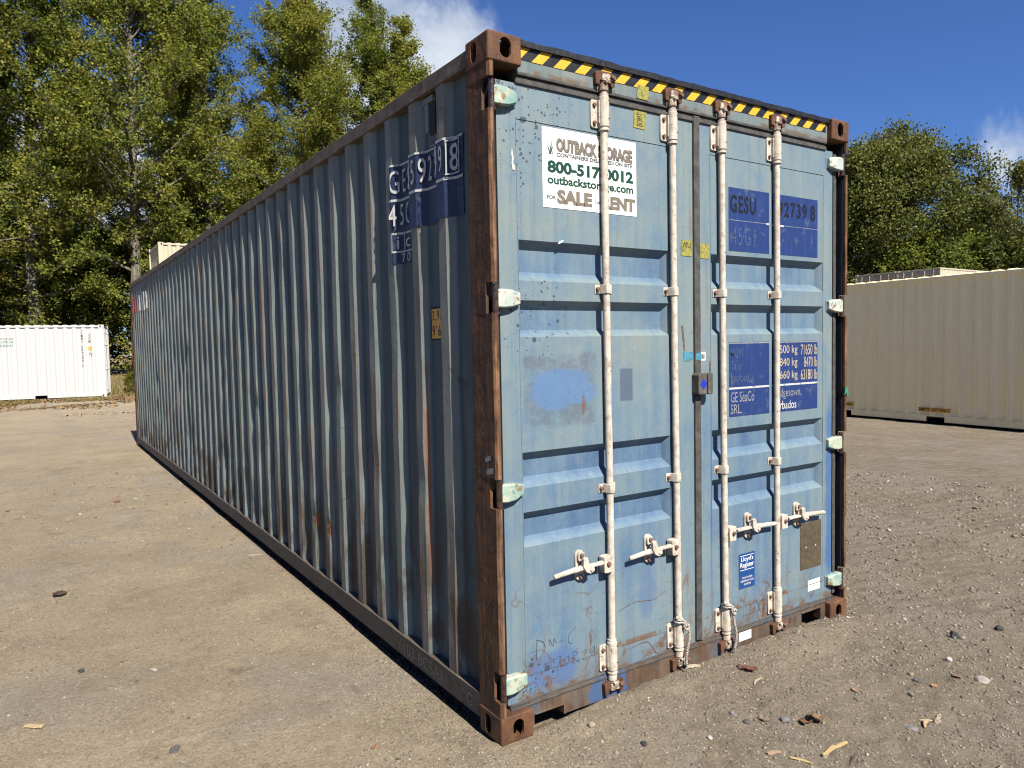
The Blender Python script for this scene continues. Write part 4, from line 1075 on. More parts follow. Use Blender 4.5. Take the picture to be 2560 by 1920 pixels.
for q in ((.380, .374, 2.405, 2.555), (.306, .300, 2.405, 2.555), (.380, .300, 2.549, 2.555), (.380, .300, 2.405, 2.411)): bits.append((rect_side(*q), M['letter_white']))
TS('45G', .962, .780, 2.262, 2.368, M['letter_white'])
side_part('identification_marking', bits)
bits = [(rect_side(.972, .782, 2.075, 2.232), M['label_navy'])]
for q in ((.972, .782, 2.222, 2.232), (.972, .782, 2.132, 2.140), (.972, .955, 2.132, 2.232), (.884, .876, 2.132, 2.232), (.792, .782, 2.132, 2.232)): bits.append((rect_side(*q), M['letter_white']))
TS('i', .930, .918, 2.150, 2.212, M['letter_white'], .01); TS('c', .860, .810, 2.152, 2.198, M['letter_white'], .01); TS('70', .905, .810, 2.082, 2.124, M['letter_white'], .0)
side_part('identification_marking', bits)
bits = [(rect_side(.625, .470, 1.686, 1.842), M['black']), (rect_side(.616, .480, 1.694, 1.832), M['yellow'])]
TS('2,9m', .608, .500, 1.772, 1.824, M['letter_black'], .0); TS("9'6\"", .608, .500, 1.704, 1.756, M['letter_black'], .0)
side_part('height_sticker', bits)
bits = []
for q in (('8', 11.95, 11.50, 2.32, 2.62, M['letter_red'], .05), ('J', 11.20, 10.92, 2.34, 2.60, M['letter_white'], .06), ('D', 10.70, 9.95, 2.33, 2.62, M['letter_white'], .07)):
    bits = []; TS(*q); side_part('painted_lettering', bits)
# vent cover tucked in a recess under the rail
mb = MB(); mb.box(.500, .575, .0, .0, 0, 0, M['black']) if False else None
mb.box(.034, .047, .518, .570, 2.625, 2.770, M['black']); mb.box(.022, .047, .516, .612, 2.770, 2.797, M['side']); mb.box(.026, .047, .570, .604, 2.640, 2.770, M['side'])
mb.build('vent_cover', sideL, .002)
mb = MB().box(.040, .0465, .520, .590, 2.575, 2.655, M['primer'])
for k in range(4): mb.box(.0385, .0400, .526+.016*k, .534+.016*k, 2.585, 2.645, M['pencil'])
mb.build('vent_plate', sideL)
# chalk on the bottom rail and the post
rl = [o for o in box.children if o.name.startswith('bottom_rail')][0]
mb = MB()
vs, fs = text_flat('6103-BCSA1', -.012); mb.add([(.0005, 1.00+(.52-1.00)*u, .075+.062*v) for u, v in vs], [tuple(reversed(f)) if False else f for f in fs], M['chalk'])
mb.build('chalk_number', rl); mb = MB()
vs, fs = text_flat('G', -.012); mb.add([(.0005, .285-.045*u, .075+.055*v) for u, v in vs], fs, M['chalk']); mb.build('chalk_number', rl)
scrawl(pl, [[(.115, 1.50), (.09, 1.46), (.12, 1.42), (.075, 1.36), (.11, 1.30), (.07, 1.28)], [(.10, 1.34), (.13, 1.26), (.08, 1.30), (.06, 1.16)], [(.14, .62), (.10, .68), (.06, .63), (.10, .56), (.14, .62)],
            [(.15, .46), (.13, .40), (.10, .47), (.07, .41), (.04, .46)], [(.14, .38), (.05, .36)], [(.10, .30), (.07, .20), (.04, .14)], [(.08, .42), (.10, .30), (.05, .26)]], M['chalk'], .0010, 'yz', -.0018)
MB().add([(-.001, .035, 1.19), (-.001, .085, 1.175), (-.001, .085, 1.195), (-.001, .035, 1.21)], [(0, 1, 2, 3)], M['primer']).build('primer_dab', pl); MB().add([(-.001, .02, 1.135), (-.001, .075, 1.125), (-.001, .075, 1.15), (-.001, .02, 1.16)], [(0, 1, 2, 3)], M['primer']).build('primer_dab', pl)
for zz in (.33, .255, .30): pass

# ropes knotted round two lower guides
def rope(name, xg, label, tail):
    r = random.Random(tail); pts = []
    for k in range(26):
        t = k/25; a = 2*math.pi*1.7*t+2.2
        pts.append((xg+.030*math.cos(a), YR-.002-.030*abs(math.sin(a)) if math.sin(a) < 0 else YR-.020, .300-.020*t-.014*math.cos(a*1.0)+.006*math.sin(a*3)))
    kx = xg+.016
    for k in range(10):
        a = k*1.25; pts.append((kx+.010*math.cos(a), YR-.040-.006*math.sin(a*1.7), .268+.012*math.sin(a)))
    for k in range(16):
        t = k/15; pts.append((kx+.010+.010*math.sin(t*5+tail)+.0, YR-.036-.006*math.sin(t*4), .262-.195*t))
    mb = MB(); q = []
    for i in range(len(pts)-1):
        p0, p1, p2, p3 = (Vector(pts[max(0, min(len(pts)-1, i+k))]) for k in (-1, 0, 1, 2))
        for k in range(5):
            t = k/5; q.append(.5*((2*p1)+(p2-p0)*t+(2*p0-5*p1+4*p2-p3)*t*t+(3*p1-p0-3*p2+p3)*t**3))
    for ph in (0, math.pi):
        mb.tube([(p.x+.0034*math.cos(i*.75+ph), p.y+.0034*math.sin(i*.75+ph), p.z+.0012*math.sin(i*.75+ph)) for i, p in enumerate(q)], .0046, M['rope'], 6)
    q = [tuple(p) for p in q]
    for k in range(9):
        e = q[-1]; mb.tube([e, (e[0]+r.uniform(-.008, .010), e[1]+r.uniform(-.006, .004), e[2]-r.uniform(.010, .028))], [.0018, .0008], M['rope'], 4)
    return tag(mb.build(name, None, 0, 60), label, 'rope', 'ropes knotted to the lock rods')
rope('rope', 1.049, 'frayed white rope knotted on the lock rod just left of the dark door seam', 1)
rope('rope', 1.395, 'frayed white rope knotted on the lock rod right of the dark door seam', 4)
# scrap of green tape on the right post
mb = MB(); Q = [(2.4365, .0005, 1.362), (2.4365, -.0035, 1.325), (2.425, -.004, 1.322), (2.412, -.004, 1.345), (2.402, -.0035, 1.326), (2.396, -.003, 1.330), (2.408, -.003, 1.374), (2.424, -.003, 1.378)]
mb.add(Q+[(a, b-.0012, c) for a, b, c in Q], [tuple(range(8)), tuple(range(15, 7, -1))]+[(i, i+8, (i+1) % 8+8, (i+1) % 8) for i in range(8)], M['green_tape'])
tag(mb.build('tape_scrap'), 'torn green tape scrap stuck on the right rusty post of the blue container', 'tape')

# ================================================================ other containers in the yard
def paint(name, col, dirt=(0.2, 0.16, 0.11), amt=0.25, rust=0.0):
    s = S(name); x, y, z = s.xyz(); a = s.noise(1.0, 4, .6, k=(14, 14, .6)); b = s.noise(5, 5, .6); c = s.mix(s.mul(s.sm(a, .45, .75), amt), col, dirt)
    c = s.mix(s.mul(s.sm(b, .5, .75), amt*.5), c, tuple(k*.8 for k in col))
    c = s.mix(s.mul(s.sm(z, .35, .05), s.sm(b, .35, .6), amt), c, dirt)
    if rust: c = s.mix(s.mul(s.sm(s.noise(16, 5, .7, .4), .66, .74), rust), c, (.20, .08, .03))
    return s.end(c, .5, 0, s.bump(b, .1, .01), .35)
P_white = paint('white_container_paint', (.43, .436, .43), (.37, .37, .35), .20)
P_tan = paint('tan_container_paint', (.93, .77, .43), (.74, .60, .33), .30)
P_beige = paint('beige_container_paint', (.44, .40, .29), (.30, .26, .18), .3, .5)
P_cream = paint('cream_container_paint', (.46, .42, .32), (.33, .29, .22), .25, .2)
P_taupe = paint('taupe_container_paint', (.42, .37, .30), (.28, .235, .18), .4, .4)
def yard_container(loc, rz, L, H, mat, label, group=None, doors=True, pockets=(), c0=.36):
    root = empty('shipping_container', loc, rz, label, 'shipping container', group); W = W_
    pr_ = Prof(.17, L-.17, c0)
    parts = {}
    # bottom rail broken by fork pockets on the near side
    for flip in (False, True):
        X = (lambda v: W-v) if flip else (lambda v: v)
        sm_ = side_mesh(pr_, .158, H-.088, mat, 1, 0, W if flip else None).build('side_wall', root)
        parts.setdefault('side', sm_)
        mb = MB(); mb.box(min(X(.003), X(.06)), max(X(.003), X(.06)), .17, L-.17, H-.09, H-.026, mat); mb.build('top_rail', root, .004)
        mb = MB(); edges = [.17]+[e for c in pockets for e in (c-.18, c+.18)]+[L-.17]
        for i in range(0, len(edges), 2): mb.box(min(X(.004), X(.05)), max(X(.004), X(.05)), edges[i], edges[i+1], .03, .130, mat)
        mb.box(min(X(.002), X(.05)), max(X(.002), X(.05)), .17, L-.17, .131, .160, mat)
        mb.build('bottom_rail', root, .004)
        for yy in (0, L):
            ya, yb = (.004, .17) if yy == 0 else (L-.17, L-.004)
            mb = MB(); mb.prism([(X(.003), ya), (X(.003), yb), (X(.06), yb if yy == 0 else yb), (X(.09), ya if yy == 0 else yb), (X(.09), ya)], 2, .118, H-.118, mat); mb.build('corner_post', root, .004)
        for sy in (0, 1):
            for sz_ in (0, 1): casting(root, W, L, H, 1 if flip else 0, sy, sz_, mat)
        if not flip:
            for c in pockets:
                mb = MB(); a, b = c-.18, c+.18
                mb.add([(.01, a, .025), (.01, b, .025), (.01, b, .13), (.01, a, .13), (1.2, a, .025), (1.2, b, .025), (1.2, b, .13), (1.2, a, .13)], [(0, 4, 5, 1), (2, 6, 7, 3), (1, 5, 6, 2), (3, 7, 4, 0), (4, 7, 6, 5)], M['black']); mb.build('fork_pocket', root)
    # roof with pressed ribs that show above the rail
    rp = Prof(.10, L-.10, c0, .28, .12, .05, 0, .030); n = len(rp.pts); mb = MB()
    mb.add([(xx, y, H-.002-x) for xx in (.050, .075, W-.075, W-.050) for (y, x) in [(a, b if .06 < xx < W-.06 else .034) for a, b in rp.pts]],
           [(j*n+k, (j+1)*n+k, (j+1)*n+k+1, j*n+k+1) for j in range(3) for k in range(n-1)], mat)
    mb.build('roof', root)
    MB().box(.07, W-.07, .12, L-.12, .10, .14, M['timber']).build('floor', root)
    for yy in (0, L):
        s_ = 1 if yy == 0 else -1; y0 = yy+s_*.03
        mb = MB(); mb.box(.09, W-.09, min(y0, y0+s_*.08), max(y0, y0+s_*.08), H-.115, H-.02, mat); mb.build('header', root, .004)
        mb = MB(); mb.box(.09, W-.09, min(y0, y0+s_*.08), max(y0, y0+s_*.08), .03, .14, mat); mb.build('sill', root, .004)
        if yy == 0 and doors:
            for (xa, xb) in ((.075, 1.205), (1.233, W-.075)):
                mb = MB(); zs = [.15, .45, .50, .80, .85, 1.15, 1.20, 1.50, 1.55, 1.85, 1.90, 2.2, 2.25, H-.13]; ys = []
                pts = [(z, .045+(.03 if (i//2) % 2 else 0)) for i, z in enumerate(zs)]
                vs = [(x, y, z) for z, y in pts for x in (xa, xb)]
                mb.add(vs, [(2*i, 2*i+1, 2*i+3, 2*i+2) for i in range(len(pts)-1)], mat)
                mb.box(xa, xa+.06, .040, .09, .15, H-.13, mat); mb.box(xb-.06, xb, .040, .09, .15, H-.13, mat)
                d = mb.build('door', root)
                for t in (.30, .72):
                    xr = xa+(xb-xa)*t; rm = MB().tube([(xr, .020, .08), (xr, .020, H-.07)], .017, mat, 10)
                    for zz in (.25, 1.0, 1.9, H-.25): rm.box(xr-.045, xr+.03, .012, .046, zz-.03, zz+.03, mat)
                    rm.box(xr-.03, xr+.03, .004, .044, H-.10, H-.05, M['black'])
                    rm.build('lock_rod', d, 0, 40)
                for zz in (.3, 1.0, 1.8, H-.3):
                    xh = xa-.03 if xa < 1 else xb-.03
                    MB().box(xh, xh+.06, .006, .044, zz-.035, zz+.035, mat).build('hinge', d, .003)
        else:
            MB().add([(x, yy+s_*(.05+(.03 if (i//2) % 2 else 0)), z) for z in (.14, H-.11) for i, x in enumerate(np.linspace(.09, W-.09, 30))],
                     [((k, k+1, 31+k, 30+k) if yy == 0 else (k+30, k+31, k+1, k)) for k in range(29)], mat).build('end_wall', root)
    root_prof = pr_
    return root, parts['side'], pr_
def side_decal(name, parent, prof, bits, eps=.004):
    mb = MB()
    for k, (vf, m) in enumerate(bits): mb.merge(geo_to_side(vf, prof, eps+.002*k), m)
    return mb.build(name, parent)

# tan container on the right, its long side in shade
tdir = math.atan2(.08894, .99604); TB = (13.100, 3.294)
t_off = 4.00
troot, tside, tprof = yard_container((TB[0]-.08894*t_off, TB[1]-.99604*t_off, -.045), -tdir, 12.192, H_, P_tan,
    'plain tan shipping container standing alone at right with yellow lift stickers along its foot', None, True, (t_off+1.604, t_off+3.654), .36)
M['lift'] = plain('amber_lift_sticker', (.90, .47, .05), .5, 0, .1)
for e in (1.95, 4.07):
    a = t_off+e; bits = [(rect_side(a, a-.64, .222, .302), M['lift']), (text_side('EMPTY  LIFT ONLY', a-.012, a-.628, .232, .294, .03), M['letter_black'])]
    for i, q in enumerate(bits): pass
    mb = MB()
    # stickers lie flat across the folds
    for k, (vf, m) in enumerate(bits):
        mb.add([(.0095-.0012*k, y, z) for y, z in vf[0]], [tuple(reversed(f)) if k == 0 and False else f for f in vf[1]], m)
    mb.build('lift_sticker', tside)
# white container at far left
ang = math.atan2(27.984-27.540, .736+2.4445)
wroot, wside, wprof = yard_container((.736, 27.540, .085), math.pi/2-ang, 6.058, 2.591, P_white,
    'clean white container at far left below the trees with green lettering', None, True, (2.004, 4.054), .36)
def vtext(t, yc, w, ztop, zstep, h, m, b=0.0):
    out = []
    for i, ch in enumerate(t):
        if ch != ' ': out.append((text_side(ch, yc+w/2, yc-w/2, ztop-i*zstep-h, ztop-i*zstep, b), m))
    return out
M['w_ink'] = plain('grey_black_ink', (.10, .10, .10), .5, 0, .1); M['w_green'] = plain('green_ink', (.06, .20, .14), .5, 0, .1); M['w_orange'] = plain('orange_sticker', (.80, .36, .03), .5, 0, .05)
def flat_side(name, parent, bits):
    mb = MB()
    for k, (vf, m) in enumerate(bits): mb.add([(.008-.0010*k, y, z) for y, z in vf[0]], vf[1], m)
    return mb.build(name, parent)
bits = [(rect_side(.755, .675, 2.385, 2.395), M['w_ink'])]+vtext('CIMU 064586 0', .70, .07, 2.335, .097, .082, M['w_ink'], .002)
mb = MB()
for k, (vf, m) in enumerate(bits): mb.merge(geo_to_side(vf, wprof, .004), m)
mb.build('identification_marking', wside)
mb = MB()
for vf, m in vtext('22G1', .47, .07, 2.285, .085, .072, M['w_ink']): mb.merge(geo_to_side(vf, wprof, .004), m)
mb.build('identification_marking', wside)
mb = MB(); mb.merge(geo_to_side(rect_side(.515, .405, 1.665, 1.825), wprof, .004), M['w_orange'])
for q in ((.495, .485, 1.685, 1.805), (.44, .43, 1.685, 1.805), (.485, .44, 1.74, 1.75)): mb.merge(geo_to_side(rect_side(*q), wprof, .007), M['w_ink'])
mb.build('height_sticker', wside)
mb = MB()
for q in ((.50, .47, 1.50, 1.60), (.47, .44, 1.56, 1.60), (.45, .42, 1.45, 1.58), (.42, .40, 1.50, 1.60)): mb.merge(geo_to_side(rect_side(*q), wprof, .004), M['primer'])
mb.build('faded_sticker', wside)
mb = MB()
for (t, z0, z1, m) in (('OUTBACK STORAGE', 2.10, 2.14, M['w_ink']), ('800-517-0012', 1.99, 2.05, M['w_green']), ('outbackstorage.com', 1.945, 1.965, M['w_green']), ('FOR SALE-RENT', 1.85, 1.92, M['w_green'])):
    mb.merge(geo_to_side(text_side(t, 3.62, 2.74, z0, z1, .02), wprof, .004), m)
mb.build('sale_lettering', wside)

# stacked containers that rise behind
lo1, _, _ = yard_container((8.52, 26.30, .085), math.pi/2, 6.058, H_, P_taupe, 'brown grey container hidden under the beige one behind the blue container', None, False)
yard_container((8.52, 26.30, .085+H_), math.pi/2, 6.058, 2.591, P_beige, 'sunlit beige container top showing over the far end of the blue container roof', None, False)
ST = 'containers stacked behind the tan container'
for (yy, m1, m2, la, lb) in ((23.02, P_taupe, P_taupe, 'lower taupe container of the farther stack behind the tan container', 'taupe container with closed doors, top left behind the tan container'),
                             (20.52, P_cream, P_cream, 'lower cream container of the nearer stack behind the tan container', 'cream container with bright long side, top behind the tan container')):
    yard_container((40.1, yy, -.05), -math.pi/2, 12.192, H_, m1, la, ST); yard_container((40.1, yy, -.05+H_), -math.pi/2, 12.192, 2.591, m2, lb, ST)

# ================================================================ trees
def norm(a): return a/np.maximum(np.linalg.norm(a, axis=-1, keepdims=True), 1e-9)
def leaf_mat(name, stops, trans=.46):
    s = S(name); g = s.N.new('ShaderNodeNewGeometry'); oi = s.N.new('ShaderNodeObjectInfo')
    big = s.noise(.45, 3, .5); med = s.noise(1.6, 3, .6)
    f = s.add(s.mul(g.outputs['Random Per Island'], .50), s.mul(big, .42), s.mul(med, .22), s.mul(s.m('SUBTRACT', oi.outputs['Random'], .5), .22))
    c = s.ramp(f, stops)
    s.end(c, .6, 0, None, .12)
    tr = s.N.new('ShaderNodeBsdfTranslucent'); s.L.new(s.mix(1.0, c, (.82, .78, .39), 'MULTIPLY'), tr.inputs[0])
    mx = s.N.new('ShaderNodeMixShader'); mx.inputs[0].default_value = trans
    s.L.new(s.bsdf.outputs[0], mx.inputs[1]); s.L.new(tr.outputs[0], mx.inputs[2]); s.L.new(mx.outputs[0], s.outn.inputs['Surface'])
    return s.mat
LEAF_OLIVE = leaf_mat('olive_yellow_leaves', [(.22, (0.066, 0.101, 0.021)), (.44, (0.139, 0.180, 0.035)), (.62, (0.230, 0.256, 0.048)), (.82, (0.333, 0.308, 0.064)), (.95, (0.320, 0.204, 0.064))])
LEAF_GREEN = leaf_mat('mid_green_leaves', [(.22, (0.070, 0.109, 0.027)), (.46, (0.140, 0.193, 0.039)), (.66, (0.227, 0.261, 0.056)), (.88, (0.333, 0.321, 0.074))])
LEAF_OAK = leaf_mat('dark_oak_leaves', [(.22, (.060, .078, .020)), (.46, (.112, .135, .034)), (.66, (.175, .185, .050)), (.88, (.245, .215, .068))], .30)
LEAF_BRIGHT = leaf_mat('yellow_green_leaves', [(.30, (0.098, 0.114, 0.021)), (.55, (0.195, 0.195, 0.029)), (.80, (0.351, 0.273, 0.046))])
def mat_bark():
    s = S('grey_brown_bark'); a = s.noise(1.0, 5, .65, k=(9, 9, 1.6)); b = s.noise(14, 5, .65)
    c = s.ramp(s.add(s.mul(a, .6), s.mul(b, .4)), [(.25, (.050, .043, .034)), (.5, (.135, .122, .102)), (.75, (.26, .245, .215))])
    return s.end(c, .9, 0, s.bump(a, .5, .03), .15)
BARK = mat_bark()
def tubes_np(paths, radii, n=6):
    """many tapered tubes in one array; paths (k, m, 3), radii (k, m)"""
    k, m, _ = paths.shape
    t = np.gradient(paths, axis=1); t = norm(t)
    ref = np.where(np.abs(t[..., 2:3]) > .9, np.array([1., 0, 0]), np.array([0, 0, 1.])); u = norm(np.cross(t, ref)); w = np.cross(t, u)
    a = np.arange(n)*2*np.pi/n
    co = paths[:, :, None, :]+radii[:, :, None, None]*(u[:, :, None, :]*np.cos(a)[None, None, :, None]+w[:, :, None, :]*np.sin(a)[None, None, :, None])
    base = np.arange(k)[:, None, None]*(m*n)+np.arange(m-1)[None, :, None]*n
    q = np.arange(n)[None, None, :]; q2 = (q+1) % n
    f = np.stack([base+q, base+q2, base+n+q2, base+n+q], -1).reshape(-1, 4)
    return co.reshape(-1, 3), f
def tree_proto(seed, H, rad, base, nl, ntw, nleaf, lsize, kind):
    g = np.random.default_rng(seed)
    tz = np.linspace(0, 1, 14); wan = np.cumsum(g.normal(0, .012*H, (14, 2))*.35, 0); wan -= wan[0]
    trunk = np.concatenate([wan, (tz*H*.97)[:, None]], 1); tr = .0105*H*(1-tz)**.8*(1+.6*np.exp(-tz*22))+.012
    paths, rads = [trunk[None]], [tr[None]]
    u = g.random(nl)**(.85 if kind == 'tall' else .7); u.sort()
    h = base+(H*.97-base)*u
    if kind == 'tall': prof = np.interp(u, [0, .12, .35, .6, .82, 1], [.72, .95, 1.0, .82, .50, .12])
    elif kind == 'round': prof = np.interp(u, [0, .15, .45, .75, .92, 1], [.85, 1.0, 1.0, .86, .55, .20])
    else: prof = np.interp(u, [0, .3, .7, 1], [1, 1, .8, .4])
    ln = rad*prof*g.uniform(.55, 1.12, nl)*(np.interp(u, [0, .6, 1], [.9, .75, .45]) if kind == 'round' else 1)
    az = np.arange(nl)*2.39996+g.normal(0, .45, nl)
    el = np.radians(np.interp(u, [0, .5, 1], [8, 34, 62] if kind == 'tall' else [5, 30, 66]))+g.normal(0, .16, nl)
    st = np.stack([np.interp(h/(H*.97), tz, trunk[:, 0]), np.interp(h/(H*.97), tz, trunk[:, 1]), h], 1)
    d = np.stack([np.cos(az)*np.cos(el), np.sin(az)*np.cos(el), np.sin(el)], 1)
    tt = np.linspace(0, 1, 7)
    lp = st[:, None]+d[:, None]*ln[:, None, None]*tt[None, :, None]
    lp[:, :, 2] += (ln[:, None]*.16*(tt**2)[None])*(1 if kind == 'tall' else -.35)
    lp += np.cumsum(g.normal(0, .05, lp.shape)*ln[:, None, None]*.35, 1)*tt[None, :, None]
    lr = (.018*ln+.008)[:, None]*(1-tt*.85)[None]
    P, F = tubes_np(np.concatenate([paths[0]], 0), rads[0], 9)
    P2, F2 = tubes_np(lp, lr, 5)
    # twigs
    k = nl*ntw; li = np.repeat(np.arange(nl), ntw); t0 = g.uniform(.22, 1.0, k)
    idx = t0*6; i0 = np.minimum(idx.astype(int), 5); fr = (idx-i0)[:, None]
    s0 = lp[li, i0]*(1-fr)+lp[li, i0+1]*fr
    td = norm(d[li]*.7+g.normal(0, .75, (k, 3))+np.array([0, 0, .25 if kind == 'tall' else 0.0])); tl = (ln[li]*.30+.25)*g.uniform(.5, 1.2, k)
    tp = s0[:, None]+td[:, None]*tl[:, None, None]*np.linspace(0, 1, 3)[None, :, None]
    tp[:, 2, 2] -= tl*.10
    P3, F3 = tubes_np(tp, np.full((k, 1), .010)*np.array([[1, .7, .35]]), 3)
    co = np.concatenate([P, P2, P3]); f = np.concatenate([F, F2+len(P), F3+len(P)+len(P2)])
    me_t = mesh_np('trunk', co, f); me_t.materials.append(BARK); me_t.shade_smooth()
    # leaves sit along the twigs in loose sprays
    w = tl/tl.sum(); ti = g.choice(k, nleaf, p=w); tu = g.uniform(.1, 1.12, nleaf)[:, None]
    c = s0[ti]+td[ti]*tl[ti][:, None]*tu+g.normal(0, 1, (nleaf, 3))*(lsize*.95+.035*tl[ti][:, None])
    if kind == 'round':
        nc = 330; q = norm(g.normal(0, 1, (nc, 3))); q = q[q[:, 2] > -.55]; nc = len(q); cen = np.array([0, 0, .54*H]); ax = np.array([rad*.93, rad*.93, .44*H])
        lump = 1+.10*np.sin(q[:, 0]*5.1+1)*np.sin(q[:, 1]*4.3+2)+.07*np.sin(q[:, 2]*7+q[:, 0]*6); cc = cen+q*ax*(lump*g.uniform(.86, 1.0, nc))[:, None]
        m_ = nleaf; k2 = g.integers(0, nc, m_); c2 = cc[k2]+g.normal(0, 1, (m_, 3))*np.array([.52, .52, .42])
        inside = (((c-cen)/(ax*1.0))**2).sum(1) < 1.0
        c = np.concatenate([c[inside][:nleaf//3], c2]); nleaf = len(c)
    keep = c[:, 2] > .25
    c = c[keep]; nleaf = len(c)
    nrm = norm(g.normal(0, 1, (nleaf, 3))+np.array([0, -.15, .55])); tg = norm(np.cross(nrm, g.normal(0, 1, (nleaf, 3)))); tg[:, 2] -= .35; tg = norm(tg); bt = norm(np.cross(nrm, tg))
    ls = lsize*g.uniform(.65, 1.3, nleaf)[:, None]; lw = ls*g.uniform(.36, .5, nleaf)[:, None]
    v = np.stack([c-tg*ls*.5, c+bt*lw-tg*ls*.05, c+tg*ls*.6, c-bt*lw-tg*ls*.05], 1)
    v[:, 1] += nrm*ls*.12; v[:, 3] += nrm*ls*.12
    me_c = mesh_np('crown', v.reshape(-1, 3), np.arange(nleaf*4).reshape(-1, 4))
    return me_t, me_c
PROTO = {
    'birch_a': tree_proto(1, 20, 4.0, 2.6, 112, 12, 118000, .090, 'tall'),
    'birch_b': tree_proto(2, 20, 3.5, 3.0, 102, 12, 94000, .088, 'tall'),
    'birch_c': tree_proto(3, 20, 2.7, 3.5, 80, 11, 56000, .086, 'tall'),
    'oak': tree_proto(4, 16, 7.2, 2.2, 120, 12, 92000, .17, 'round'),
    'bush': tree_proto(5, 4, 2.0, .25, 40, 12, 20000, .085, 'bush'),
    'thin': tree_proto(6, 12, 3.2, 3.5, 40, 10, 8000, .14, 'tall'),
}
_leafed = {}
def plant(name, proto, x, y, H, mat, label, group, cat='tree', rz=None, wide=1.0):
    t, c = PROTO[proto]; key = (proto, mat.name)
    if key not in _leafed:
        cc = c.copy() if c.materials else c
        cc.materials.clear(); cc.materials.append(mat); _leafed[key] = cc
    h0 = {'birch_a': 20, 'birch_b': 20, 'birch_c': 20, 'oak': 16, 'bush': 4, 'thin': 12}[proto]; k = H/h0
    root = empty(name, (x, y, float(ground_z(x, y))-.05), rz if rz is not None else random.uniform(0, 6.28), label, cat, group); root.scale = (k*wide, k*wide, k)
    link('trunk', t, root); link('crown', _leafed[key], root); return root
def at(az, dist): return CX+dist*math.sin(R(az)), CY+dist*math.cos(R(az))
GT = 'tall trees along the left edge of the yard'
LEFT = [
    (-5.5, 38.5, 24, 'birch_a', LEAF_OLIVE, 'tall olive leaved tree cut by the left frame edge above the white container', 1.1),
    (0.2, 40.0, 22, 'birch_b', LEAF_OLIVE, 'tall yellow olive tree rising above the middle of the white container', 1.1),
    (6.6, 39.0, 23.5, 'birch_a', LEAF_OLIVE, 'broad tall olive tree rising just right of the white container', 1.05),
    (11.8, 41.0, 21.5, 'birch_c', LEAF_OLIVE, 'slim sparse topped tree between the broad olive tree and the pointed green one', 1.25),
    (17.8, 39.0, 19.8, 'birch_a', LEAF_OLIVE, 'dense pointed tree in the middle of the row with blue sky on both sides', 1.2),
    (22.9, 41.0, 20.6, 'birch_c', LEAF_GREEN, 'narrow spire shaped tree in front of the white cloud', 1.15),
    (26.0, 40.0, 19.4, 'birch_c', LEAF_GREEN, 'loose leafy tree right of the spire shaped one', 1.3),
    (28.9, 40.5, 16.6, 'birch_b', LEAF_GREEN, 'lower rounded tree ending the row beside the rusty top corner of the blue container', 1.1),
]
for az, di, H, pr, mt, lab, wd in LEFT: plant('tall_tree', pr, *at(az, di), H, mt, lab, GT, wide=wd)
GB = 'trees filling in behind the tall row'
for az, di, H, pr, mt, lab in [(-9, 45, 20, 'birch_b', LEAF_OLIVE, 'second row tree beyond the left frame edge'), (-2.6, 47, 19, 'birch_a', LEAF_GREEN, 'green second row tree between the two leftmost olive trees'),
                          (3.4, 46, 16.0, 'birch_a', LEAF_OLIVE, 'second row olive tree filling the gap left of the broad olive tree'), (9.3, 48, 19, 'birch_b', LEAF_GREEN, 'green second row tree right behind the broad olive tree'),
                          (14.6, 47, 15.0, 'birch_a', LEAF_OLIVE, 'second row tree below the blue sky gap left of the dense pointed tree'), (20.3, 48, 16.0, 'birch_a', LEAF_GREEN, 'second row tree below the small cloud right of the dense pointed tree'),
                          (24.6, 49, 16, 'birch_b', LEAF_GREEN, 'second row tree between the spire shaped tree and the loose leafy one'), (31.5, 46, 13.0, 'birch_a', LEAF_GREEN, 'second row tree behind the rusty top corner of the blue container')]:
    plant('tall_tree', pr, *at(az, di), H, mt, lab, GB, wide=1.15)
GU = 'bushes under the tall trees'
for az, di, H, mt, lab in [(-4, 40.5, 4.4, LEAF_GREEN, 'green bush under the tall tree cut by the left frame edge'), (0.5, 41.5, 4.4, LEAF_OLIVE, 'olive bush behind the middle of the white container'),
                      (2.6, 41.5, 3.6, LEAF_GREEN, 'green bush behind the right end of the white container'), (9.2, 40.0, 5.6, LEAF_OLIVE, 'olive bush left of the beige container top'),
                      (13.0, 38, 6.6, LEAF_OLIVE, 'olive bush right of the beige container top'), (17.5, 37.5, 7.0, LEAF_OLIVE, 'olive bush under the dense pointed tree'), (21.5, 37, 7.6, LEAF_GREEN, 'green bush under the spire shaped tree')]:
    plant('bush', 'bush', *at(az, di), H, mt, lab, GU, 'bush', None, .95)
plant('leafy_sapling', 'birch_b', *at(25.4, 34.0), 13.6, LEAF_BRIGHT, 'bright yellow green sapling peeking over the blue container roof', None, 'tree', None, .75)
plant('bush', 'bush', *at(5.9, 32.0), .75, LEAF_BRIGHT, 'small green weed clump beside the far corner of the blue container', None, 'bush', None, 1.1)
# second line of wood, darker understorey far behind
for i, (az, di, H) in enumerate([(-6, 43, 6), (-1.5, 44, 6.5), (2.5, 43, 6), (6.2, 44, 6.5), (10.5, 43.5, 7), (15, 44, 7), (19.5, 44, 7)]):
    plant('bush', 'bush', *at(az, di), H, LEAF_GREEN, 'shaded bush deep in the wood behind the tall trees', 'shaded bushes deep in the wood', 'bush', None, 1.3)
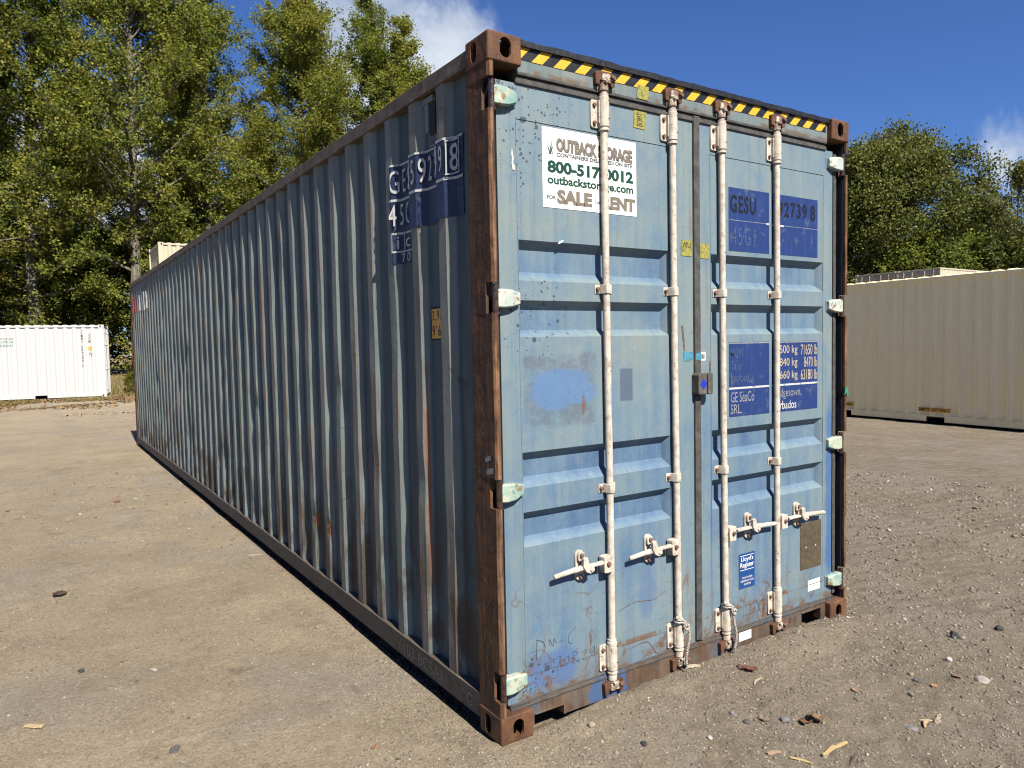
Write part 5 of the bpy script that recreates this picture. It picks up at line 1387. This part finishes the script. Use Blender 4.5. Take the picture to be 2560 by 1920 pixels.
# right side
plant('oak_tree', 'oak', *at(60.7, 60), 16.1, LEAF_OAK, 'large round dark green oak towering over the stacked containers at right', None, wide=.96, rz=.6)
plant('oak_tree', 'oak', *at(65.3, 62), 9.4, LEAF_OAK, 'lower dark green oak right of the large round one', None, wide=.95, rz=2.4)
plant('oak_tree', 'oak', *at(56.6, 63), 13.0, LEAF_OAK, 'dark green oak half hidden behind the right post of the blue container', None, wide=.8, rz=4.0)
plant('sparse_tree', 'thin', *at(68.2, 56), 12.2, LEAF_OAK, 'thin leaved sparse tree against the sky at the right frame edge', None, wide=1.0, rz=1.0)
plant('oak_tree', 'oak', *at(70.6, 58), 7.8, LEAF_OAK, 'low dark tree cut by the right frame edge below the sparse tree', None, wide=.9, rz=5.2)
for az, di, H, mt, lab in ((58.6, 55, 6.0, LEAF_OAK, 'dark bush just right of the blue container post above the tan roof'), (61.9, 55, 7.2, LEAF_OLIVE, 'yellow green sapling in front of the large round oak'),
                           (64.9, 54, 6.6, LEAF_GREEN, 'green bush above the bright cream container'), (67.6, 54, 6.8, LEAF_OAK, 'dark bush at right above the tan container roof')):
    plant('bush', 'bush', *at(az, di), H, mt, lab, 'bushes behind the stacked containers', 'bush', None, 1.1)

# ---- grass verge, fallen leaves, gravel (nobody could count them)
def in_view_fan(n, r0, r1, a0, a1, g, p=1.0):
    r = r0*(r1/r0)**(g.random(n)**p); a = np.radians(g.uniform(a0, a1, n)); return CX+r*np.sin(a), CY+r*np.cos(a)
g = np.random.default_rng(21)
n = 22000; x = g.uniform(-9, 6, n); y = g.uniform(21, 36, n)
dn = vnoise2(x*.9, y*.9, 8)*.6+vnoise2(x*2.6, y*2.6, 9)*.4; keep = (dn+.25*sstep(25, 30, y)-.30*(1-sstep(21.5, 27, y)) > .50) & ~((x < .9) & (x > -6.2) & (y > 27.3-.14*x) & (y < 30.6-.14*x))
x, y = x[keep], y[keep]; n = len(x); z = ground_z(x, y)
h = g.uniform(.05, .20, n)*(.6+.8*sstep(27, 31, y)); a = g.uniform(0, 6.28, n); ln = g.normal(0, .07, (n, 2)); w = .012
b = np.stack([x, y, z], 1); t = np.stack([np.cos(a)*w, np.sin(a)*w, 0*a], 1); top = b+np.stack([ln[:, 0], ln[:, 1], h], 1)
v = np.stack([b-t, b+t, top+t*.2, top-t*.2], 1).reshape(-1, 3)
me = mesh_np('grass', v, np.arange(n*4).reshape(-1, 4)); me.materials.append(leaf_mat('dry_verge_grass', [(.3, (.07, .085, .02)), (.5, (.14, .135, .04)), (.68, (.24, .19, .075)), (.85, (.30, .22, .11))], .2)); tag(link('grass', me), kind='stuff')
def litter_mat(name, stops):
    s = S(name); gg = s.N.new('ShaderNodeNewGeometry'); return s.end(s.ramp(gg.outputs['Random Per Island'], stops), .8, 0, None, .2)
n = 15000; x = g.uniform(-8, 5, n); y = g.normal(25.6, 2.6, n)
dn = vnoise2(x*.7, y*1.4, 12); keep = (dn+.32*sstep(21.5, 26.5, y) > .60) & (y > 19.0) & ~((x < .9) & (x > -6.2) & (y > 27.45-.14*x) & (y < 30.4-.14*x)); x, y = x[keep], y[keep]
xs, ys = in_view_fan(60, 3.5, 22, -2, 16, g); x = np.concatenate([x, xs]); y = np.concatenate([y, ys]); n = len(x)
c = np.stack([x, y, ground_z(x, y)+.012], 1); nr = norm(g.normal(0, .35, (n, 3))+np.array([0, 0, 1.])); tg = norm(np.cross(nr, g.normal(0, 1, (n, 3)))); bt = np.cross(nr, tg); sz_ = np.where(np.arange(n) < n-60, g.uniform(.05, .10, n), g.uniform(.010, .022, n))[:, None]
v = np.stack([c-tg*sz_*.5, c+bt*sz_*.3+nr*sz_*.12, c+tg*sz_*.6, c-bt*sz_*.3+nr*sz_*.12], 1).reshape(-1, 3)
me = mesh_np('fallen_leaves', v, np.arange(n*4).reshape(-1, 4)); me.materials.append(litter_mat('fallen_leaf_colours', [(0, (.085, .042, .022)), (.3, (.165, .085, .035)), (.6, (.23, .135, .055)), (.85, (.29, .21, .095)), (1, (.11, .070, .042))])); tag(link('fallen_leaves', me), kind='stuff')
# loose stones
bm = bmesh.new(); bmesh.ops.create_icosphere(bm, subdivisions=1, radius=1); ico_v = np.array([v.co[:] for v in bm.verts]); ico_f = np.array([[v.index for v in f.verts] for f in bm.faces]); bm.free()
OCT_V = np.array([[1, 0, 0], [-1, 0, 0], [0, 1, 0], [0, -1, 0], [0, 0, 1], [0, 0, -1.]]); OCT_F = np.array([[0, 2, 4], [2, 1, 4], [1, 3, 4], [3, 0, 4], [2, 0, 5], [1, 2, 5], [3, 1, 5], [0, 3, 5]])
def stones(name, n, r0, r1, a0, a1, smin, smax, seed, cond, tiny=False, pw=2.6):
    g = np.random.default_rng(seed); x, y = in_view_fan(n, r0, r1, a0, a1, g, 1.0)
    keep = cond(x, y, g) & ~((x > -.005) & (x < 2.445) & (y > .028)); x, y = x[keep], y[keep]; n = len(x)
    bv, bf = (OCT_V, OCT_F) if tiny else (ico_v, ico_f); k = len(bv)
    s_ = smin*(smax/smin)**(g.random(n)**pw); d = np.hypot(x-CX, y-CY); s_ = s_*np.clip(d/4.2, .8, 2.2)
    V = bv[None]*(1+g.normal(0, .16, (n, k, 1)))*np.stack([g.uniform(.75, 1.35, n), g.uniform(.7, 1.2, n), g.uniform(.4, .8, n)], 1)[:, None]
    if tiny: V = V+g.normal(0, .14, V.shape)
    a = g.uniform(0, 6.28, n); ca, sa = np.cos(a)[:, None], np.sin(a)[:, None]
    V = np.stack([V[..., 0]*ca-V[..., 1]*sa, V[..., 0]*sa+V[..., 1]*ca, V[..., 2]], -1)*s_[:, None, None]+np.stack([x, y, ground_z(x, y)+s_*.12], 1)[:, None]
    F = (bf[None]+np.arange(n)[:, None, None]*k).reshape(-1, 3)
    return mesh_np(name, V.reshape(-1, 3), F)
def mat_stone(name='mixed_gravel', stops=None):
    s = S(name); gg = s.N.new('ShaderNodeNewGeometry'); b = s.noise(90, 3, .6)
    c = s.ramp(gg.outputs['Random Per Island'], stops or [(0, (.070, .062, .056)), (.2, (.120, .104, .085)), (.45, (.172, .148, .116)), (.72, (.222, .192, .150)), (.92, (.28, .25, .20)), (.98, (.38, .355, .31)), (1, (.09, .085, .082))])
    return s.end(s.mix(s.mul(b, .25), c, (.12, .105, .09)), .9, 0, s.bump(b, .3, .003), .2)
MS = mat_stone()
m1 = stones('gravel', 9000, 2.4, 9, 22, 84, .0030, .0125, 31, lambda x, y, g: g.random(len(x)) < np.clip(.25+.85*vnoise2(x*1.3, y*1.3, 3), 0, 1)); m1.materials.append(MS); tag(link('gravel', m1), kind='stuff')
m2 = stones('gravel', 11000, 2.4, 13, -8, 34, .0024, .0085, 33, lambda x, y, g: g.random(len(x)) < np.clip(-.15+1.1*vnoise2(x*1.1, y*1.1, 5), .05, 1)); m2.materials.append(MS); tag(link('gravel', m2), kind='stuff')
GRIT = mat_stone('fine_grit', [(0, (.10, .088, .072)), (.3, (.185, .160, .126)), (.65, (.255, .222, .176)), (.96, (.31, .272, .216)), (1, (.46, .42, .35))])
m4 = stones('grit', 64000, 2.3, 10, 20, 86, .0028, .0100, 35, lambda x, y, g: g.random(len(x)) < np.clip(.05+1.15*vnoise2(x*1.7, y*1.7, 13)*.6+.45*vnoise2(x*5, y*5, 14), 0, 1), True, 1.6); m4.materials.append(GRIT); tag(link('grit', m4), kind='stuff')
GRIT2 = mat_stone('pale_grit', [(0, (.15, .126, .094)), (.3, (.225, .190, .140)), (.65, (.300, .252, .185)), (.97, (.34, .292, .22)), (1, (.48, .43, .34))])
m5 = stones('grit', 36000, 2.3, 12, -8, 36, .0020, .0050, 36, lambda x, y, g: g.random(len(x)) < np.clip(-.10+1.2*vnoise2(x*.9, y*1.6, 15)*.7+.4*vnoise2(x*5, y*5, 16), .02, 1), True, 2.0); m5.materials.append(GRIT2); tag(link('grit', m5), kind='stuff')
# soil clods caught under the left rail
gc = np.random.default_rng(41); n = 1500; y = gc.uniform(.25, 8, n); x = .018+np.abs(gc.normal(0, .022, n)); s_ = .0035*(3.6)**(gc.random(n)**1.8)
V = ico_v[None]*(1+gc.normal(0, .22, (n, 12, 1)))*s_[:, None, None]+np.stack([x, y, ground_z(x, y)+s_*.4+.012*gc.random(n)**2], 1)[:, None]
m3 = mesh_np('dirt_clods', V.reshape(-1, 3), (ico_f[None]+np.arange(n)[:, None, None]*12).reshape(-1, 3)); m3.materials.append(plain('dark_damp_soil', (.055, .042, .032), .95, 0, .4, 60)); tag(link('dirt_clods', m3), kind='stuff')

# ---- single stones, leaves and splinters one can point to
def stone(x, y, r, sc, col, label, seed, rz=0, sub=3, rough=.18, cat='stone', name='stone'):
    bm = bmesh.new(); bmesh.ops.create_icosphere(bm, subdivisions=sub, radius=1)
    for v in bm.verts:
        p = v.co.copy(); k = 1+rough*mnoise.noise(p*1.1+Vector((seed*3.1, 0, 0)))+rough*.6*mnoise.noise(p*2.6+Vector((0, seed*1.7, 0)))+rough*.25*mnoise.noise(p*6)
        v.co = Vector((p.x*sc[0], p.y*sc[1], p.z*sc[2]))*k*r
    me = bpy.data.meshes.new(name); bm.to_mesh(me); bm.free()
    if rough < .3: me.shade_smooth()
    me.materials.append(plain(label.split(' ')[0]+'_stone', col, .85, 0, .3, 60, .4))
    o = link(name, me, None, 0, (x, y, float(ground_z(x, y))+r*sc[2]*.38)); o.rotation_euler = (0, 0, rz); return tag(o, label, cat, None)
ST_ = [(.408, -.082, .017, (1, .85, .85), (0.248, 0.198, 0.149), 'smooth tan cobble lying by the notch at the near rusty corner', .15),
       (.496, -.313, .014, (1.3, .8, .6), (0.034, 0.034, 0.036), 'dark angular stone flake on the soil below the first lock rod', .35),
       (1.119, -.537, .019, (1.2, .95, .8), (0.124, 0.121, 0.121), 'grey rounded stone just left of the brown dead leaves', .25),
       (2.632, -.511, .030, (1.2, .9, .7), (0.028, 0.027, 0.026), 'dark asphalt lump right of the container on the open ground', .45),
       (2.306, -.641, .014, (1, .9, .9), (0.384, 0.360, 0.322), 'small cream white stone below the dark asphalt lump', .3),
       (2.227, -.834, .030, (1.3, 1.0, .35), (0.260, 0.236, 0.205), 'pale flat stone near the right frame edge', .25),
       (1.954, -.668, .019, (1.1, .9, .7), (0.081, 0.081, 0.084), 'blue grey stone left of the orange chip', .3),
       (1.999, -.611, .015, (1, .9, .8), (0.167, 0.143, 0.115), 'round tan stone above the blue grey stone', .2),
       (1.795, -.723, .014, (1, .8, .8), (0.149, 0.140, 0.130), 'round grey stone below the blue grey stone', .2),
       (1.511, -.870, .022, (1.2, .9, .4), (0.136, 0.133, 0.127), 'flat grey stone slab left of the pale splinters', .3),
       (1.660, -.905, .017, (1, .9, .8), (0.260, 0.223, 0.174), 'tan pebble right of the pale splinters', .25),
       (.980, -.365, .013, (1, .9, .7), (0.161, 0.155, 0.149), 'small light grey stone above the grey rounded stone', .2),
       (.976, -.447, .015, (1.1, .85, .7), (0.062, 0.059, 0.056), 'dark brown pebble between the light grey and the rounded stone', .25),
       (.754, -.436, .012, (1.2, .9, .7), (0.341, 0.329, 0.310), 'small whitish pebble in the middle of the foreground', .2),
       (-1.399, 1.913, .014, (1.1, .9, .8), (0.028, 0.028, 0.031), 'dark stone pair at left on the dusty ground', .35),
       (-1.121, .794, .018, (1.2, .9, .8), (0.071, 0.069, 0.067), 'dark grey stone near the bottom edge at left', .35),
       (-1.078, 1.715, .018, (1.5, .8, .35), (0.248, 0.239, 0.217), 'pale flat stone on the dusty ground at left', .2),
       (2.95, -.60, .022, (1.1, .9, .7), (0.028, 0.028, 0.029), 'black stone cut by the right frame edge', .4)]
for i, (x, y, r, sc, col, lab, rg_) in enumerate(ST_): stone(x, y, r, sc, col, lab, i+1, i*1.3, 3, rg_)
def dead_leaf(x, y, s_, col, label, seed, rz, curl=.5, name='dead_leaf'):
    r = random.Random(seed); mb = MB(); nu, nv = 9, 5; vs = []
    for i in range(nu):
        t = i/(nu-1); w = .42*math.sin(math.pi*min(1, t*.94+.04))**.8*(1+.25*math.sin(t*19+seed))
        for j in range(nv):
            q = (j/(nv-1)-.5)*2; px = (t-.5); py = q*w; pz = curl*(q*q*.22+.25*(t-.5)**2)+.05*math.sin(t*7+q*3+seed)
            vs.append((px*s_, py*s_, (pz+.06)*s_))
    fs = [(i*nv+j, (i+1)*nv+j, (i+1)*nv+j+1, i*nv+j+1) for i in range(nu-1) for j in range(nv-1)]
    mb.add(vs, fs, plain(label.split(' ')[0]+'_leaf', col, .8, 0, .35, 120)); o = mb.build(name, None, 0, 80)
    md = o.modifiers.new('thick', 'SOLIDIFY'); md.thickness = .0012
    o.location = (x, y, float(ground_z(x, y))+.002); o.rotation_euler = (r.uniform(-.2, .2), r.uniform(-.2, .2), rz); return tag(o, label, 'leaf')
dead_leaf(1.175, -.600, .060, (0.099, 0.046, 0.024), 'dark brown curled dead leaf beside the grey rounded stone', 1, .4, .9)
dead_leaf(1.222, -.618, .085, (0.186, 0.118, 0.062), 'tan crumpled dead leaf touching the dark brown curled leaf', 2, 1.2, .8)
dead_leaf(1.373, -.150, .070, (0.124, 0.043, 0.028), 'reddish brown dead leaf below the right rope', 3, -.5, .7)
dead_leaf(1.355, -.110, .045, (0.074, 0.037, 0.028), 'small dark dead leaf leaning on the reddish brown leaf', 4, 1.6, .9)
dead_leaf(1.060, -.470, .055, (0.167, 0.127, 0.090), 'flat beige dead leaf above the grey rounded stone', 5, .8, .4)
dead_leaf(-1.452, 3.417, .085, (0.034, 0.022, 0.015), 'dark curled dead leaf alone on the dusty ground at far left', 6, .3, .9)
dead_leaf(-.802, 6.723, .080, (0.143, 0.068, 0.037), 'red brown dead leaf far up the dusty ground left of the container', 7, 1.0, .7)
dead_leaf(2.149, -.756, .045, (.150, .072, .045), 'red brown chip shaped leaf right of the orange chip', 8, -.6, .6)
dead_leaf(1.962, -.740, .036, (.240, .130, .066), 'pale orange leaf chip in the right foreground', 9, .5, .5)
dead_leaf(-.432, .311, .026, (.200, .085, .040), 'orange red leaf chip near the bottom left of the container corner', 10, .9, .6)
dead_leaf(1.62, -.56, .045, (0.186, 0.124, 0.081), 'light brown leaf scrap in the middle of the right foreground', 11, 2.1, .5)
def splinter(pts, w, th, col, label, seed, name='wood_splinter', cat='splinter', close=True):
    r = random.Random(seed); mb = MB(); m = plain(label.split(' ')[0]+'_wood', col, .8, 0, .22, 140); vs = []; n = len(pts)
    for i, (x, y) in enumerate(pts):
        a = pts[max(i-1, 0)]; b = pts[min(i+1, n-1)]; d = Vector((b[0]-a[0], b[1]-a[1], 0)).normalized(); nn = Vector((-d.y, d.x, 0))
        k = w*(.35+.65*math.sin(math.pi*(i+.55)/(n+.1)))*r.uniform(.8, 1.15); z = float(ground_z(x, y))+.003+r.uniform(0, th*.5)
        for sg, zz in ((1, 0), (.7, th), (-.8, th*.8), (-1, 0)): vs.append((x+nn.x*k*sg, y+nn.y*k*sg, z+zz))
    fs = [(i*4+q, i*4+(q+1) % 4, (i+1)*4+(q+1) % 4, (i+1)*4+q) for i in range(n-1) for q in range(4)]+[(3, 2, 1, 0), tuple((n-1)*4+q for q in range(4))]
    return tag(mb.add(vs, fs, m).build(name), label, cat)
def seg(x0, y0, x1, y1, n=7, bend=.0, seed=0):
    r = random.Random(seed); dx, dy = x1-x0, y1-y0; L = math.hypot(dx, dy)
    return [(x0+dx*i/(n-1)-dy*bend*math.sin(math.pi*i/(n-1))+r.uniform(-.02, .02)*L*.3, y0+dy*i/(n-1)+dx*bend*math.sin(math.pi*i/(n-1))+r.uniform(-.02, .02)*L*.3) for i in range(n)]
splinter(seg(1.010, -.789, 1.172, -.790, 7, .05, 1), .009, .007, (0.347, 0.254, 0.124), 'pale yellow split wood stick lying in the front foreground', 1)
splinter(seg(1.275, -.250, 1.365, -.225, 6, .08, 2), .0045, .004, (0.341, 0.285, 0.198), 'thin pale straw strip below the reddish brown leaf', 2)
splinter(seg(1.105, .022, 1.165, -.012, 6, .1, 3), .010, .010, (0.347, 0.291, 0.211), 'curled pale bark strip at the foot of the rusty sill', 3)
splinter(seg(1.560, -.905, 1.640, -.880, 6, .1, 4), .008, .006, (0.360, 0.260, 0.143), 'broad pale splinter in the splinter cluster at right', 4)
splinter(seg(1.60, -.86, 1.70, -.90, 6, -.1, 5), .003, .003, (0.372, 0.285, 0.174), 'thin straw crossing the splinter cluster at right', 5)
splinter(seg(1.65, -.93, 1.72, -.89, 5, .2, 6), .0035, .003, (0.341, 0.260, 0.161), 'short bent straw right of the splinter cluster', 6)
splinter(seg(.835, -.66, .885, -.685, 6, .06, 7), .011, .007, (0.260, 0.180, 0.124), 'light brown wood chip at the bottom of the picture', 7)
splinter(seg(.885, -.73, .925, -.80, 6, .15, 8), .006, .005, (0.360, 0.273, 0.136), 'pale bark sliver cut by the bottom frame edge', 8)
splinter(seg(-1.645, 1.385, -1.575, 1.340, 6, .03, 9), .014, .007, (0.310, 0.242, 0.136), 'flat pale wood chip at the left frame edge', 9)
splinter(seg(-.15, 3.56, -.05, 3.53, 6, .05, 10), .008, .004, (0.322, 0.273, 0.174), 'pale wood splinter beside the shadow line of the container', 10)
splinter(seg(1.05, -.88, 1.13, -.86, 5, .05, 11), .0022, .003, (0.056, 0.043, 0.034), 'thin dark twig near the split wood stick', 11)
bpy.context.view_layer.update()
